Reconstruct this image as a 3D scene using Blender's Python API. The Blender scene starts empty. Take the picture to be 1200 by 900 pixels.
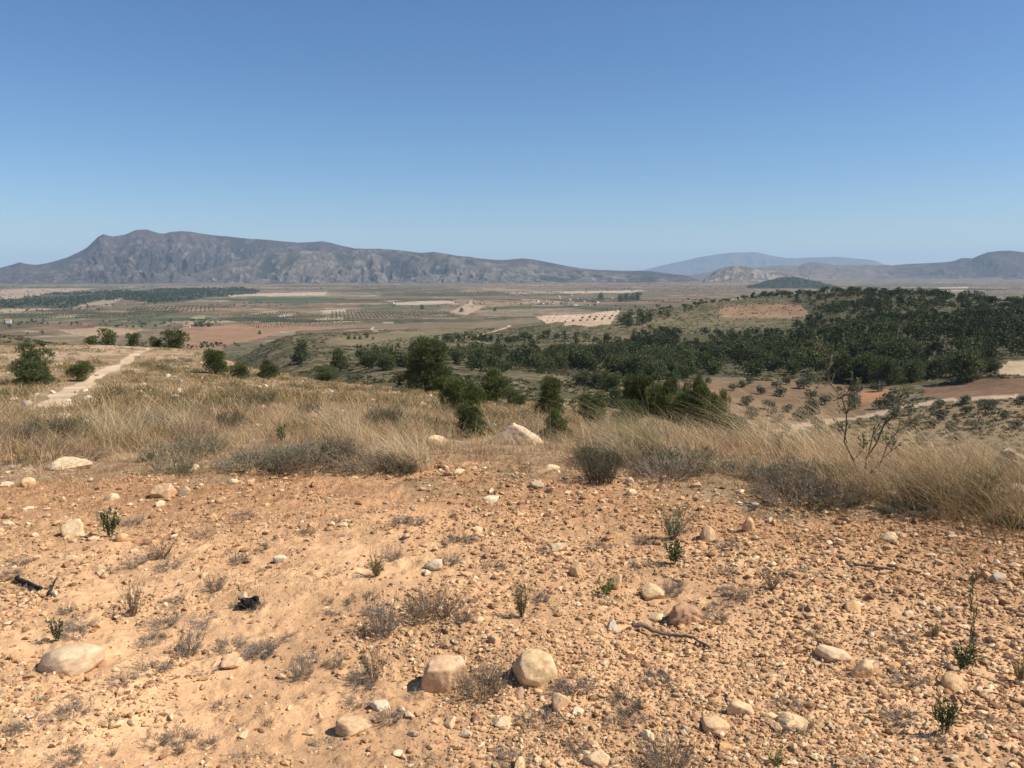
import bpy, bmesh, math, random
import numpy as np
from mathutils import Vector
R = math.radians
sc = bpy.context.scene
COL = sc.collection
rng = np.random.default_rng(7)
random.seed(7)

# ------------------------------------------------------------------ camera, sky, sun, exposure
F = 980.0; CAMH = 1.6; PITCH = R(7.67)
cam = bpy.data.objects.new('camera', bpy.data.cameras.new('camera'))
COL.objects.link(cam); sc.camera = cam
cam.location = (0, 0, CAMH); cam.rotation_euler = (R(90) - PITCH, 0, 0)
cam.data.sensor_width = 36; cam.data.lens = 36 * F / 1200
cam.data.clip_start = 0.05; cam.data.clip_end = 150000
SUN_AZ = R(97); SUN_EL = R(48)          # azimuth measured from +Y towards +X
wd = bpy.data.worlds.new('World'); sc.world = wd; wd.use_nodes = True
nt = wd.node_tree; bg = nt.nodes['Background']
sky = nt.nodes.new('ShaderNodeTexSky'); sky.sky_type = 'NISHITA'; sky.sun_disc = False
sky.sun_elevation = SUN_EL; sky.sun_rotation = SUN_AZ
sky.altitude = 1500; sky.air_density = 1.0; sky.dust_density = 1.7; sky.ozone_density = 5.0
hsv = nt.nodes.new('ShaderNodeHueSaturation'); hsv.inputs['Saturation'].default_value = 1.13; hsv.inputs['Value'].default_value = 1.08
nt.links.new(sky.outputs[0], hsv.inputs['Color']); nt.links.new(hsv.outputs[0], bg.inputs[0]); bg.inputs[1].default_value = 0.088
sl = bpy.data.lights.new('sun', 'SUN'); sun = bpy.data.objects.new('sun', sl); COL.objects.link(sun)
sl.energy = 5.0; sl.angle = R(0.5); sl.color = (1.0, 0.945, 0.86)
sd = Vector((math.sin(SUN_AZ) * math.cos(SUN_EL), math.cos(SUN_AZ) * math.cos(SUN_EL), math.sin(SUN_EL)))
sun.rotation_euler = (-sd).to_track_quat('-Z', 'Y').to_euler(); sun.location = (20, 10, 40)
vs = sc.view_settings; vs.view_transform = 'Standard'; vs.look = 'None'; vs.gamma = 1; vs.exposure = 0.32
vs.use_curve_mapping = False
sc.cycles.max_bounces = 5; sc.cycles.diffuse_bounces = 2; sc.cycles.transmission_bounces = 2
sc.cycles.volume_bounces = 1; sc.cycles.transparent_max_bounces = 4

# ------------------------------------------------------------------ noise
def _h(ix, iy, s):
    n = (ix.astype(np.int64) * 374761393 + iy.astype(np.int64) * 668265263 + s * 974634777) & 0xffffffff
    n = ((n ^ (n >> 13)) * 1274126177) & 0xffffffff
    n = (n ^ (n >> 16)) & 0xffffffff
    return n.astype(np.float64) / 4294967295.0
def vnoise(x, y, s=0):
    x = np.asarray(x, float); y = np.asarray(y, float)
    ix = np.floor(x); iy = np.floor(y); fx = x - ix; fy = y - iy
    ux = fx * fx * (3 - 2 * fx); uy = fy * fy * (3 - 2 * fy)
    a = _h(ix, iy, s); b = _h(ix + 1, iy, s); c = _h(ix, iy + 1, s); d = _h(ix + 1, iy + 1, s)
    return (a * (1 - ux) + b * ux) * (1 - uy) + (c * (1 - ux) + d * ux) * uy
def fbm(x, y, o=4, s=0, g=0.5):
    t = 0; a = 1; n = 0; x = np.asarray(x, float); y = np.asarray(y, float)
    for i in range(o):
        t = t + a * vnoise(x, y, s + i * 17); n += a; a *= g
        x, y = 1.62 * x - 1.18 * y + 3.1, 1.18 * x + 1.62 * y + 7.7
    return t / n - 0.5
def ridged(x, y, o=4, s=0):
    t = 0; a = 1; n = 0
    for i in range(o):
        t = t + a * (1 - np.abs(2 * vnoise(x, y, s + i * 13) - 1)); n += a; a *= 0.5
        x, y = 1.7 * x - 1.0 * y + 5.1, 1.0 * x + 1.7 * y + 1.7
    return t / n
def sstep(a, b, x):
    t = np.clip((x - a) / (b - a), 0, 1); return t * t * (3 - 2 * t)

# ------------------------------------------------------------------ photograph direction -> ray
cp, sp_ = math.cos(PITCH), math.sin(PITCH)
def ray(px, py):
    """x/y slope and fall per metre forward (y) of the direction seen at a place in the photograph"""
    u = (450 - np.asarray(py, float)) / F
    t = (sp_ - u * cp) / (cp + u * sp_)
    dx = (np.asarray(px, float) - 600) / F * (cp + t * sp_)
    return dx, t
# ------------------------------------------------------------------ terrain: survey columns (distance, height or sight line)
def S(py): return ('s', py)
COLS = {
 0:   [(7,0),(12,S(500)),(25,S(462)),(45,S(437)),(80,S(413)),(108,S(403)),(180,-22),(330,S(399)),(480,S(386)),(900,-85),(1500,-100)],
 150: [(7,0),(12,S(500)),(25,S(461)),(50,S(429)),(78,S(413)),(110,S(402)),(190,-24),(330,-36),(460,-40),(700,-75),(1300,-100)],
 250: [(7,0),(12,S(500)),(25,S(462)),(50,S(433)),(80,S(414)),(108,S(406)),(160,-20),(400,-58),(1300,-100)],
 330: [(7,0),(12,S(499)),(25,S(466)),(50,S(445)),(72,S(432)),(120,-19),(250,-38),(430,S(408)),(620,S(386)),(900,-82),(1400,-100)],
 420: [(7,0),(12,S(498)),(25,S(470)),(45,S(455)),(60,S(446)),(110,-17),(250,S(430)),(480,S(407)),(740,S(384)),(1050,-84),(1500,-100)],
 500: [(7,0),(12,S(494)),(22,S(476)),(40,S(462)),(70,S(450)),(120,-19),(220,S(436)),(400,S(418)),(680,S(395)),(900,S(384)),(1300,-90),(1800,-100)],
 600: [(7,0),(11,S(508)),(20,S(491)),(40,S(475)),(70,S(462)),(130,-21),(230,S(440)),(400,S(420)),(650,S(398)),(860,S(386)),(1000,S(381)),(1500,-92),(2000,-100)],
 700: [(7,0),(10,S(514)),(18,S(500)),(35,S(485)),(60,S(475)),(130,-25),(220,S(450)),(330,S(430)),(550,S(400)),(690,S(382)),(780,S(366)),(1100,-68),(1800,-95)],
 800: [(7,0),(10,S(517)),(16,S(509)),(30,S(496)),(55,S(490)),(150,-31),(240,S(462)),(300,S(445)),(400,S(425)),(600,S(395)),(800,S(368)),(900,S(357)),(1400,-70),(2200,-95)],
 900: [(7,0),(9.5,S(522)),(16,S(518)),(30,-5.5),(70,-18),(140,-32),(200,S(505)),(250,S(470)),(300,S(447)),(400,S(425)),(550,S(398)),(700,S(378)),(900,S(352)),(1000,S(345)),(1500,-60),(2500,-92)],
 1000:[(7,0),(9.5,S(530)),(16,S(527)),(30,-6.7),(70,-20),(140,-33),(200,S(515)),(250,S(475)),(290,S(455)),(350,S(430)),(500,S(392)),(700,S(362)),(900,S(345)),(1000,S(338)),(1500,-55),(2500,-90)],
 1100:[(7,0),(9.5,S(540)),(16,S(538)),(30,-7.3),(70,-21),(150,-36),(210,S(500)),(250,S(470)),(300,S(445)),(400,S(412)),(600,S(373)),(800,S(352)),(900,S(346)),(1500,-58),(2500,-88)],
 1200:[(7,0),(9,S(553)),(14,S(556)),(30,-7.8),(70,-21),(150,-35),(200,S(495)),(240,S(465)),(280,S(440)),(330,S(426)),(450,S(400)),(650,S(370)),(850,S(356)),(1500,-55),(2500,-85)],
}
NA, NR = 361, 900
AZ0, AZ1 = R(-40), R(40)
LR0, LR1 = math.log(0.3), math.log(60000)
gaz = np.linspace(AZ0, AZ1, NA); glr = np.linspace(LR0, LR1, NR)
rows = []; caz = []
for px in sorted(COLS):
    az = math.atan((px - 600) / F); ld = [LR0, math.log(3)]; zz = [0, 0]
    for d, z in COLS[px]:
        if isinstance(z, tuple):
            dx, t = ray(px, z[1]); z = CAMH - d * float(t) / math.hypot(1, float(dx))
        ld.append(math.log(d)); zz.append(z)
    for d, z in ((4000, -100), (9000, -98), (14000, -80), (22000, -60), (60000, -60)):
        ld.append(math.log(d)); zz.append(z)
    rows.append(np.interp(glr, ld, zz)); caz.append(az)
rows = np.array(rows)
LUT = np.array([np.interp(gaz, caz, rows[:, j]) for j in range(NR)])      # NR x NA
def blur(A, s, ax):
    k = int(3 * s) + 1; w = np.exp(-0.5 * (np.arange(-k, k + 1) / s) ** 2); w /= w.sum()
    P = np.pad(A, [(k, k) if i == ax else (0, 0) for i in range(2)], mode='edge')
    return sum(w[i] * np.take(P, np.arange(i, i + A.shape[ax]), axis=ax) for i in range(2 * k + 1))
LUT = blur(blur(LUT, 4.0, 0), 7.0, 1)
def H(x, y, fine=True):
    x = np.asarray(x, float); y = np.asarray(y, float)
    r = np.maximum(np.hypot(x, y), 0.31); az = np.arctan2(x, y)
    u = np.clip((az - AZ0) / (AZ1 - AZ0), 0, 1) * (NA - 1); v = np.clip((np.log(r) - LR0) / (LR1 - LR0), 0, 1) * (NR - 1)
    iu = np.minimum(u.astype(int), NA - 2); iv = np.minimum(v.astype(int), NR - 2); fu = u - iu; fv = v - iv
    z = (LUT[iv, iu] * (1 - fu) + LUT[iv, iu + 1] * fu) * (1 - fv) + (LUT[iv + 1, iu] * (1 - fu) + LUT[iv + 1, iu + 1] * fu) * fv
    z = z + fbm(x / 70, y / 70, 4, 5) * 7 * sstep(90, 400, r) * (1 - 0.6 * sstep(1500, 4000, r))
    z = z + fbm(x / 9, y / 9, 4, 9) * 0.9 * sstep(8, 60, r)
    z = z + fbm(x / 1.1, y / 1.1, 3, 21) * 0.10 * (1 - sstep(60, 200, r))
    if fine:
        near = 1 - sstep(8, 16, r)
        z = z + near * (fbm(x / .22, y / .22, 3, 33) * 0.04 + np.maximum(0, fbm(x / .07, y / .07, 3, 41) - .02) * 0.045)
    return z
_rr = np.exp(np.linspace(math.log(1.2), math.log(30000), 3500))
def hit(px, py, far=None):
    dx, t = ray(px, py); n = math.hypot(1, float(dx))
    x = _rr * float(dx) / n; y = _rr / n
    g = CAMH - y * float(t) - H(x, y)
    i = np.argmax(g < 0)
    if g[i] >= 0: i = len(_rr) - 1
    return float(x[i]), float(y[i]), float(H(x[i], y[i]))
def at(px, d):
    n = math.hypot(1, (px - 600) / F); x = d * (px - 600) / F / n; y = d / n
    return x, y, float(H(x, y))
def depth(x, y, z): return y * cp + (CAMH - z) * sp_
def poly(pts, far=None):
    P = [hit(*p)[:2] for p in pts]
    if far: P = [(x * min(1, far / math.hypot(x, y)), y * min(1, far / math.hypot(x, y))) for x, y in P]
    return P
def inpoly(x, y, P):
    c = np.zeros(np.shape(x), bool); n = len(P)
    for i in range(n):
        x1, y1 = P[i]; x2, y2 = P[i - 1]
        if y1 == y2: continue
        c ^= ((y1 > y) != (y2 > y)) & (x < (x2 - x1) * (y - y1) / (y2 - y1) + x1)
    return c
def dline(x, y, P):
    d = np.full(np.shape(x), 1e9)
    for (x1, y1), (x2, y2) in zip(P[:-1], P[1:]):
        vx, vy = x2 - x1, y2 - y1; L = vx * vx + vy * vy + 1e-9
        t = np.clip(((x - x1) * vx + (y - y1) * vy) / L, 0, 1)
        d = np.minimum(d, np.hypot(x - x1 - t * vx, y - y1 - t * vy))
    return d

# ------------------------------------------------------------------ helpers: materials
def mat(name, rough=0.95, colattr=True, base=(.3, .2, .1), var=(), bump=None, objvar=0.0, transl=0.0, spec=0.15):
    m = bpy.data.materials.new(name); m.use_nodes = True; t = m.node_tree; N = t.nodes; L = t.links
    b = N['Principled BSDF']; b.inputs['Roughness'].default_value = rough; b.inputs['Specular IOR Level'].default_value = spec
    if colattr:
        a = N.new('ShaderNodeAttribute'); a.attribute_name = 'Col'; c = a.outputs['Color']
    else:
        a = N.new('ShaderNodeRGB'); a.outputs[0].default_value = (*base, 1); c = a.outputs[0]
    geo = N.new('ShaderNodeNewGeometry'); tc = N.new('ShaderNodeTexCoord')
    vec = geo.outputs['Position'] if objvar == 0 else tc.outputs['Object']
    for sc_, det, lo, hi in var:                       # brightness variation by noise
        n = N.new('ShaderNodeTexNoise'); n.inputs['Scale'].default_value = sc_; n.inputs['Detail'].default_value = det
        n.inputs['Roughness'].default_value = .65
        L.new(vec, n.inputs['Vector'])
        mr = N.new('ShaderNodeMapRange'); mr.inputs[1].default_value = .3; mr.inputs[2].default_value = .7
        mr.inputs[3].default_value = lo; mr.inputs[4].default_value = hi; L.new(n.outputs['Fac'], mr.inputs[0])
        v = N.new('ShaderNodeVectorMath'); v.operation = 'SCALE'; L.new(c, v.inputs[0]); L.new(mr.outputs[0], v.inputs['Scale']); c = v.outputs[0]
    if objvar:
        oi = N.new('ShaderNodeObjectInfo'); mr = N.new('ShaderNodeMapRange')
        mr.inputs[3].default_value = 1 - objvar; mr.inputs[4].default_value = 1 + objvar; L.new(oi.outputs['Random'], mr.inputs[0])
        v = N.new('ShaderNodeVectorMath'); v.operation = 'SCALE'; L.new(c, v.inputs[0]); L.new(mr.outputs[0], v.inputs['Scale']); c = v.outputs[0]
        hs = N.new('ShaderNodeHueSaturation'); mr2 = N.new('ShaderNodeMapRange'); m2 = N.new('ShaderNodeMath'); m2.operation = 'FRACT'
        m3 = N.new('ShaderNodeMath'); m3.operation = 'MULTIPLY'; m3.inputs[1].default_value = 17.3
        L.new(oi.outputs['Random'], m3.inputs[0]); L.new(m3.outputs[0], m2.inputs[0]); L.new(m2.outputs[0], mr2.inputs[0])
        mr2.inputs[3].default_value = 0.85; mr2.inputs[4].default_value = 1.05
        L.new(mr2.outputs[0], hs.inputs['Saturation']); L.new(c, hs.inputs['Color']); c = hs.outputs[0]
    L.new(c, b.inputs['Base Color'])
    if bump:
        prev = None
        for sc_, det, dist in bump:
            n = N.new('ShaderNodeTexNoise'); n.inputs['Scale'].default_value = sc_; n.inputs['Detail'].default_value = det
            L.new(vec, n.inputs['Vector'])
            bp = N.new('ShaderNodeBump'); bp.inputs['Distance'].default_value = dist; bp.inputs['Strength'].default_value = 1
            L.new(n.outputs['Fac'], bp.inputs['Height'])
            if prev: L.new(prev, bp.inputs['Normal'])
            prev = bp.outputs[0]
        L.new(prev, b.inputs['Normal'])
    if transl:
        tr = N.new('ShaderNodeBsdfTranslucent'); mx = N.new('ShaderNodeMixShader'); mx.inputs[0].default_value = transl
        L.new(c, tr.inputs[0]); L.new(b.outputs[0], mx.inputs[1]); L.new(tr.outputs[0], mx.inputs[2])
        L.new(mx.outputs[0], N['Material Output'].inputs['Surface'])
    return m
M_ground = mat('dry_ground', .97, var=[(90, 4, .86, 1.12), (9, 5, .84, 1.14), (.9, 6, .82, 1.16)], bump=[(14, 6, .016), (110, 5, .004)], spec=.05)
M_far = mat('valley_ground', .97, var=[(.35, 6, .72, 1.25), (.02, 5, .85, 1.15)], spec=.05)
M_path = mat('path_dirt', .97, var=[(30, 4, .9, 1.1), (1.2, 5, .86, 1.1)], bump=[(8, 5, .03)], spec=.05)
M_mount = mat('mountain_rock', .97, var=[(.05, 4, .9, 1.1), (.012, 8, .84, 1.18), (.0025, 5, .85, 1.15)], spec=.03)
M_rock = mat('limestone', .9, var=[(9, 8, .72, 1.2), (45, 4, .88, 1.1)], bump=[(5, 8, .004), (30, 4, .0012)], objvar=.10, spec=.2)
_n = M_rock.node_tree; _b = _n.nodes['Principled BSDF']; _src = _b.inputs['Base Color'].links[0].from_socket
_t = _n.nodes.new('ShaderNodeTexCoord'); _z = _n.nodes.new('ShaderNodeTexNoise'); _z.inputs['Scale'].default_value = 3.2; _z.inputs['Detail'].default_value = 9; _z.inputs['Roughness'].default_value = .7
_r = _n.nodes.new('ShaderNodeValToRGB'); _r.color_ramp.elements[0].position = .50; _r.color_ramp.elements[1].position = .66; _m = _n.nodes.new('ShaderNodeMix'); _m.data_type = 'RGBA'
_n.links.new(_t.outputs['Object'], _z.inputs['Vector']); _n.links.new(_z.outputs['Fac'], _r.inputs[0]); _k = _n.nodes.new('ShaderNodeMath'); _k.operation = 'MULTIPLY'; _k.inputs[1].default_value = .6
_n.links.new(_r.outputs[0], _k.inputs[0]); _n.links.new(_k.outputs[0], _m.inputs['Factor']); _n.links.new(_src, _m.inputs['A']); _m.inputs['B'].default_value = (.36, .19, .09, 1); _n.links.new(_m.outputs['Result'], _b.inputs['Base Color'])
M_peb = mat('pebble', .92, var=[(70, 3, .85, 1.12)], bump=[(90, 4, .002)], spec=.1)
M_leaf = mat('needles', .7, objvar=.16, transl=.22, spec=.2)
M_leafs = mat('wood_needles', .7, transl=.15, spec=.2, var=[(.3, 3, .75, 1.25)])
M_grass = mat('dry_blades', .75, transl=.25, spec=.2)
M_weed = mat('weed_leaf', .8, objvar=.12, transl=.2, spec=.15)
M_bark = mat('bark', .95, colattr=False, base=(.13, .10, .08), var=[(20, 5, .6, 1.3)], bump=[(30, 4, .01)], objvar=.1)
M_stem = mat('twig', .9, colattr=False, base=(.16, .115, .08), var=[(30, 4, .7, 1.25)], objvar=.1)
M_straw = mat('straw_twig', .9, colattr=False, base=(.27, .205, .14), var=[(30, 4, .7, 1.25)], objvar=.1)
M_char = mat('charred_wood', .8, colattr=False, base=(.03, .027, .025), var=[(40, 5, .5, 1.6)], bump=[(60, 4, .008)], objvar=.1)
M_wall = mat('whitewash', .85, colattr=False, base=(.70, .66, .58), var=[(.5, 5, .88, 1.08)], objvar=.12)
M_roof = mat('roof_tiles', .85, colattr=False, base=(.36, .17, .10), var=[(1.5, 5, .8, 1.15)], objvar=.15)
M_dark = mat('window_glass', .3, colattr=False, base=(.03, .035, .04))

# ------------------------------------------------------------------ helpers: objects
def mesh(name, V, Fs, m, col=None, smooth=False):
    V = np.ascontiguousarray(V, dtype=np.float32); Fs = [np.asarray(f) for f in (Fs if isinstance(Fs, list) else [Fs]) if len(f)]
    me = bpy.data.meshes.new(name); me.vertices.add(len(V)); me.vertices.foreach_set('co', V.ravel())
    idx = np.concatenate([f.ravel() for f in Fs]); tot = np.concatenate([np.full(len(f), f.shape[1]) for f in Fs])
    st = np.concatenate([[0], np.cumsum(tot)[:-1]])
    me.loops.add(len(idx)); me.loops.foreach_set('vertex_index', idx.astype(np.int32))
    me.polygons.add(len(tot)); me.polygons.foreach_set('loop_start', st.astype(np.int32))
    me.update(calc_edges=True)
    if smooth: me.polygons.foreach_set('use_smooth', np.ones(len(tot), bool))
    else: me.polygons.foreach_set('use_smooth', np.zeros(len(tot), bool))
    if col is not None:
        a = me.attributes.new('Col', 'FLOAT_COLOR', 'POINT'); c = np.ones((len(V), 4), np.float32); c[:, :3] = col
        a.data.foreach_set('color', c.ravel())
    me.materials.append(m)
    return me
def ob(name, me, parent=None, loc=(0, 0, 0), **kw):
    o = bpy.data.objects.new(name, me); COL.objects.link(o); o.location = loc
    if parent: o.parent = parent
    for k, v in kw.items(): o[k] = v
    return o
def root(name, label, cat, group=None, loc=(0, 0, 0), rz=0, s=1.0):
    o = bpy.data.objects.new(name, None); COL.objects.link(o); o.empty_display_size = .1
    o['label'] = label; o['category'] = cat
    if group: o['group'] = group
    o.location = loc; o.rotation_euler = (0, 0, rz); o.scale = (s, s, s) if not isinstance(s, tuple) else s
    return o
PROTO = {}
def place(proto, label, group, loc, rz, s, name=None, tilt=(0, 0)):
    """first use takes the prototype's mesh data; every copy gets copies of all the parts"""
    nm, cat, parts = proto
    r = root(nm, label, cat, group, loc, rz, s); r.rotation_euler = (tilt[0], tilt[1], rz)
    for pn, me in parts:
        key = (id(me), pn)
        if key not in PROTO:
            PROTO[key] = ob(pn, me, r)
        else:
            c = PROTO[key].copy(); COL.objects.link(c); c.parent = r
    return r
class Acc:
    def __init__(s): s.V = []; s.F = []; s.C = []; s.n = 0
    def add(s, V, Fq, C):
        s.V.append(V); s.F.append(np.asarray(Fq) + s.n); s.C.append(np.broadcast_to(C, (len(V), 3))); s.n += len(V)
    def me(s, name, m, smooth=False): return mesh(name, np.concatenate(s.V), s.F, m, np.concatenate(s.C), smooth)
def unit(v): return v / (np.linalg.norm(v, axis=-1, keepdims=True) + 1e-9)
def cards(c, d, L, W, col, g):
    """narrow leaf quads: root c, direction d, length L, width W"""
    n = len(c); r = unit(g.normal(size=(n, 3))); s = unit(np.cross(d, r)); L = np.broadcast_to(L, n)[:, None]; W = np.broadcast_to(W, n)[:, None]
    V = np.stack([c - s * W * .35, c + s * W * .35, c + d * L * .6 + s * W * .5, c + d * L, ], 1)
    V[:, 3] = c + d * L * 1.0 - s * W * .15
    V = V.reshape(-1, 3); Fq = np.arange(4 * n).reshape(n, 4)
    return V, Fq, np.repeat(col, 4, 0)
def tube(P, rad, k=5):
    P = np.asarray(P, float); n = len(P); T = np.gradient(P, axis=0); T = unit(T)
    up = np.array([0.31, .17, .93]); S1 = unit(np.cross(T, up)); S2 = np.cross(T, S1)
    a = np.linspace(0, 2 * math.pi, k, endpoint=False); rad = np.broadcast_to(rad, n)
    V = P[:, None] + rad[:, None, None] * (np.cos(a)[None, :, None] * S1[:, None] + np.sin(a)[None, :, None] * S2[:, None])
    V = V.reshape(-1, 3); Fq = []
    for i in range(n - 1):
        for j in range(k): Fq.append((i * k + j, i * k + (j + 1) % k, (i + 1) * k + (j + 1) % k, (i + 1) * k + j))
    return V, np.array(Fq)

# ------------------------------------------------------------------ land cover
C = lambda *a: np.array(a)
SAND = C(.61, .368, .192); TAN = C(.46, .33, .20); SCRUB = C(.102, .092, .045); GREEN = C(.10, .11, .055)
P_orch = poly([(640,372),(660,378),(690,381),(718,378),(724,366),(690,369)])
P_slope = poly([(628,371),(640,378),(662,381),(690,383),(719,379),(726,363),(690,368)])
P_red = poly([(838,368),(850,358),(935,356),(955,370),(905,372),(845,371)])
P_olive = poly([(795,449),(820,445),(900,447),(1000,452),(1040,462),(1035,480),(1000,492),(930,504),(860,505),(815,480)])
P_redsoil = poly([(1008,458),(1042,456),(1038,470),(1008,473)])
P_bare = poly([(1150,441),(1172,432),(1180,424),(1215,422),(1215,442)])
P_terr = poly([(1085,452),(1150,446),(1215,445),(1215,470),(1130,468),(1080,466)])
P_right = poly([(880,508),(940,505),(1040,490),(1110,476),(1215,470),(1215,520),(1100,530),(900,516)], 330)
P_left_tan = poly([(58,407),(120,404),(160,407),(140,416),(80,422),(0,424),(0,412)])
F_brown = poly([(213,384),(330,378),(400,379),(440,384),(330,388),(300,398),(262,406),(200,408),(200,394)])
F_brown2 = poly([(330,377),(400,378),(560,377),(640,371),(640,376),(560,383),(440,385),(350,382)])
F_tan1 = poly([(68,387),(160,381),(168,386),(150,393),(100,395)])
F_tan2 = poly([(0,340),(50,338),(115,338),(60,344),(25,350),(0,351)])
F_tan3 = poly([(526,366),(545,357),(552,351),(555,358),(572,358),(560,363),(548,369)])
F_tan4 = poly([(120,352),(150,348),(155,347),(130,356),(80,361)])
F_tan5 = poly([(0,362),(60,362),(40,366),(0,368)])
F_pale = [poly(p) for p in ([(62,371),(90,369),(88,373),(60,374)],[(50,378),(100,373),(98,375),(58,380)],[(330,369),(345,367),(342,371),(326,371)],[(370,374),(402,372),(400,375),(372,376)],[(375,364),(405,362),(405,366),(380,367)],[(262,345),(385,342),(380,346),(270,348)],[(460,355),(525,352),(540,356),(465,358)],[(590,342),(700,341),(760,340),(740,343),(600,345)],[(1088,317),(1125,316),(1130,320),(1095,322)],[(1100,337),(1135,336),(1132,341),(1100,342)])]
F_green = [poly(p) for p in ([(0,366),(60,372),(105,371),(205,363),(195,371),(80,379),(0,384)],[(100,379),(180,371),(240,366),(245,362),(225,372),(170,384),(160,387)],[(290,348),(385,347),(400,352),(350,359),(290,353)],[(420,360),(520,358),(515,363),(430,364)],[(1000,334),(1140,332),(1140,335),(1000,337)])]
F_strip = poly([(380,401),(440,391),(560,379),(724,363),(724,366),(640,373),(560,384),(470,396),(390,407)])
P_hill = poly([(280,400),(330,386),(420,384),(420,392),(340,410),(285,408)])
WOODL = [poly(p) for p in ([(30,349),(60,344),(115,342),(190,339),(285,337),(305,341),(300,345),(240,349),(215,354),(180,356),(150,352),(110,353),(80,362),(40,360),(0,362),(0,353)],)]
WOOD = [poly(p, 1050) for p in ([(1000,350),(1060,346),(1090,343),(1215,352),(1215,418),(1168,424),(1150,440),(1100,440),(1060,450),(1010,454),(960,440),(900,438),(880,425),(905,395),(950,378)],
   [(868,348),(930,338),(1010,329),(1060,334),(1070,350),(1045,362),(960,371),(935,362),(930,354)],
   [(640,418),(700,410),(780,385),(830,392),(890,400),(900,440),(800,444),(680,446),(640,438)])]
WOOD2 = [poly(p, 1050) for p in ([(410,430),(480,420),(520,400),(640,395),(700,398),(760,388),(900,388),(960,378),(940,400),(700,415),(640,440),(560,445),(500,440)],
   [(770,352),(900,338),(1000,336),(880,352),(800,370),(770,372)],)]
ROAD = [(hit(*p)[:2]) for p in ((918,506),(940,500),(975,493),(1010,489),(1045,482),(1072,475),(1095,471),(1130,468),(1165,466),(1215,464))]
ROADM = [(hit(*p)[:2]) for p in ((597,381),(590,385),(577,389),(562,393),(556,396),(560,399),(574,402))]
ROADM2 = [(hit(*p)[:2]) for p in ((440,389),(436,385),(438,383))]
PATH = [(hit(*p)[:2]) for p in ((176,408),(164,412),(150,421),(138,428),(128,434),(112,442),(100,449),(85,456),(70,468),(58,480))]
PATH2 = [(hit(*p)[:2]) for p in ((432,459),(445,455),(462,449))]
PATH3 = [(hit(*p)[:2]) for p in ((610,475),(625,468),(640,462),(652,460))]
EDGEP = ([-200, 0, 200, 400, 560, 700, 800, 900, 1000, 1100, 1200, 1400], [560, 560, 566, 562, 566, 574, 586, 598, 606, 616, 634, 654])
def edge_d(x, y):
    px = 600 + F * x / np.maximum(y, .1)
    py = np.interp(px, *EDGEP); u = (450 - py) / F; t = (sp_ - u * cp) / (cp + u * sp_)
    return CAMH / t * np.hypot(1, x / np.maximum(y, .1))
PAL = np.array([(.42,.30,.19),(.36,.25,.17),(.30,.22,.15),(.34,.22,.14),(.47,.36,.25),(.18,.165,.095),(.22,.19,.12),(.26,.21,.14),(.15,.15,.085),(.30,.19,.13),(.38,.30,.21),(.12,.14,.07),(.21,.18,.12),(.27,.24,.15)])
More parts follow.
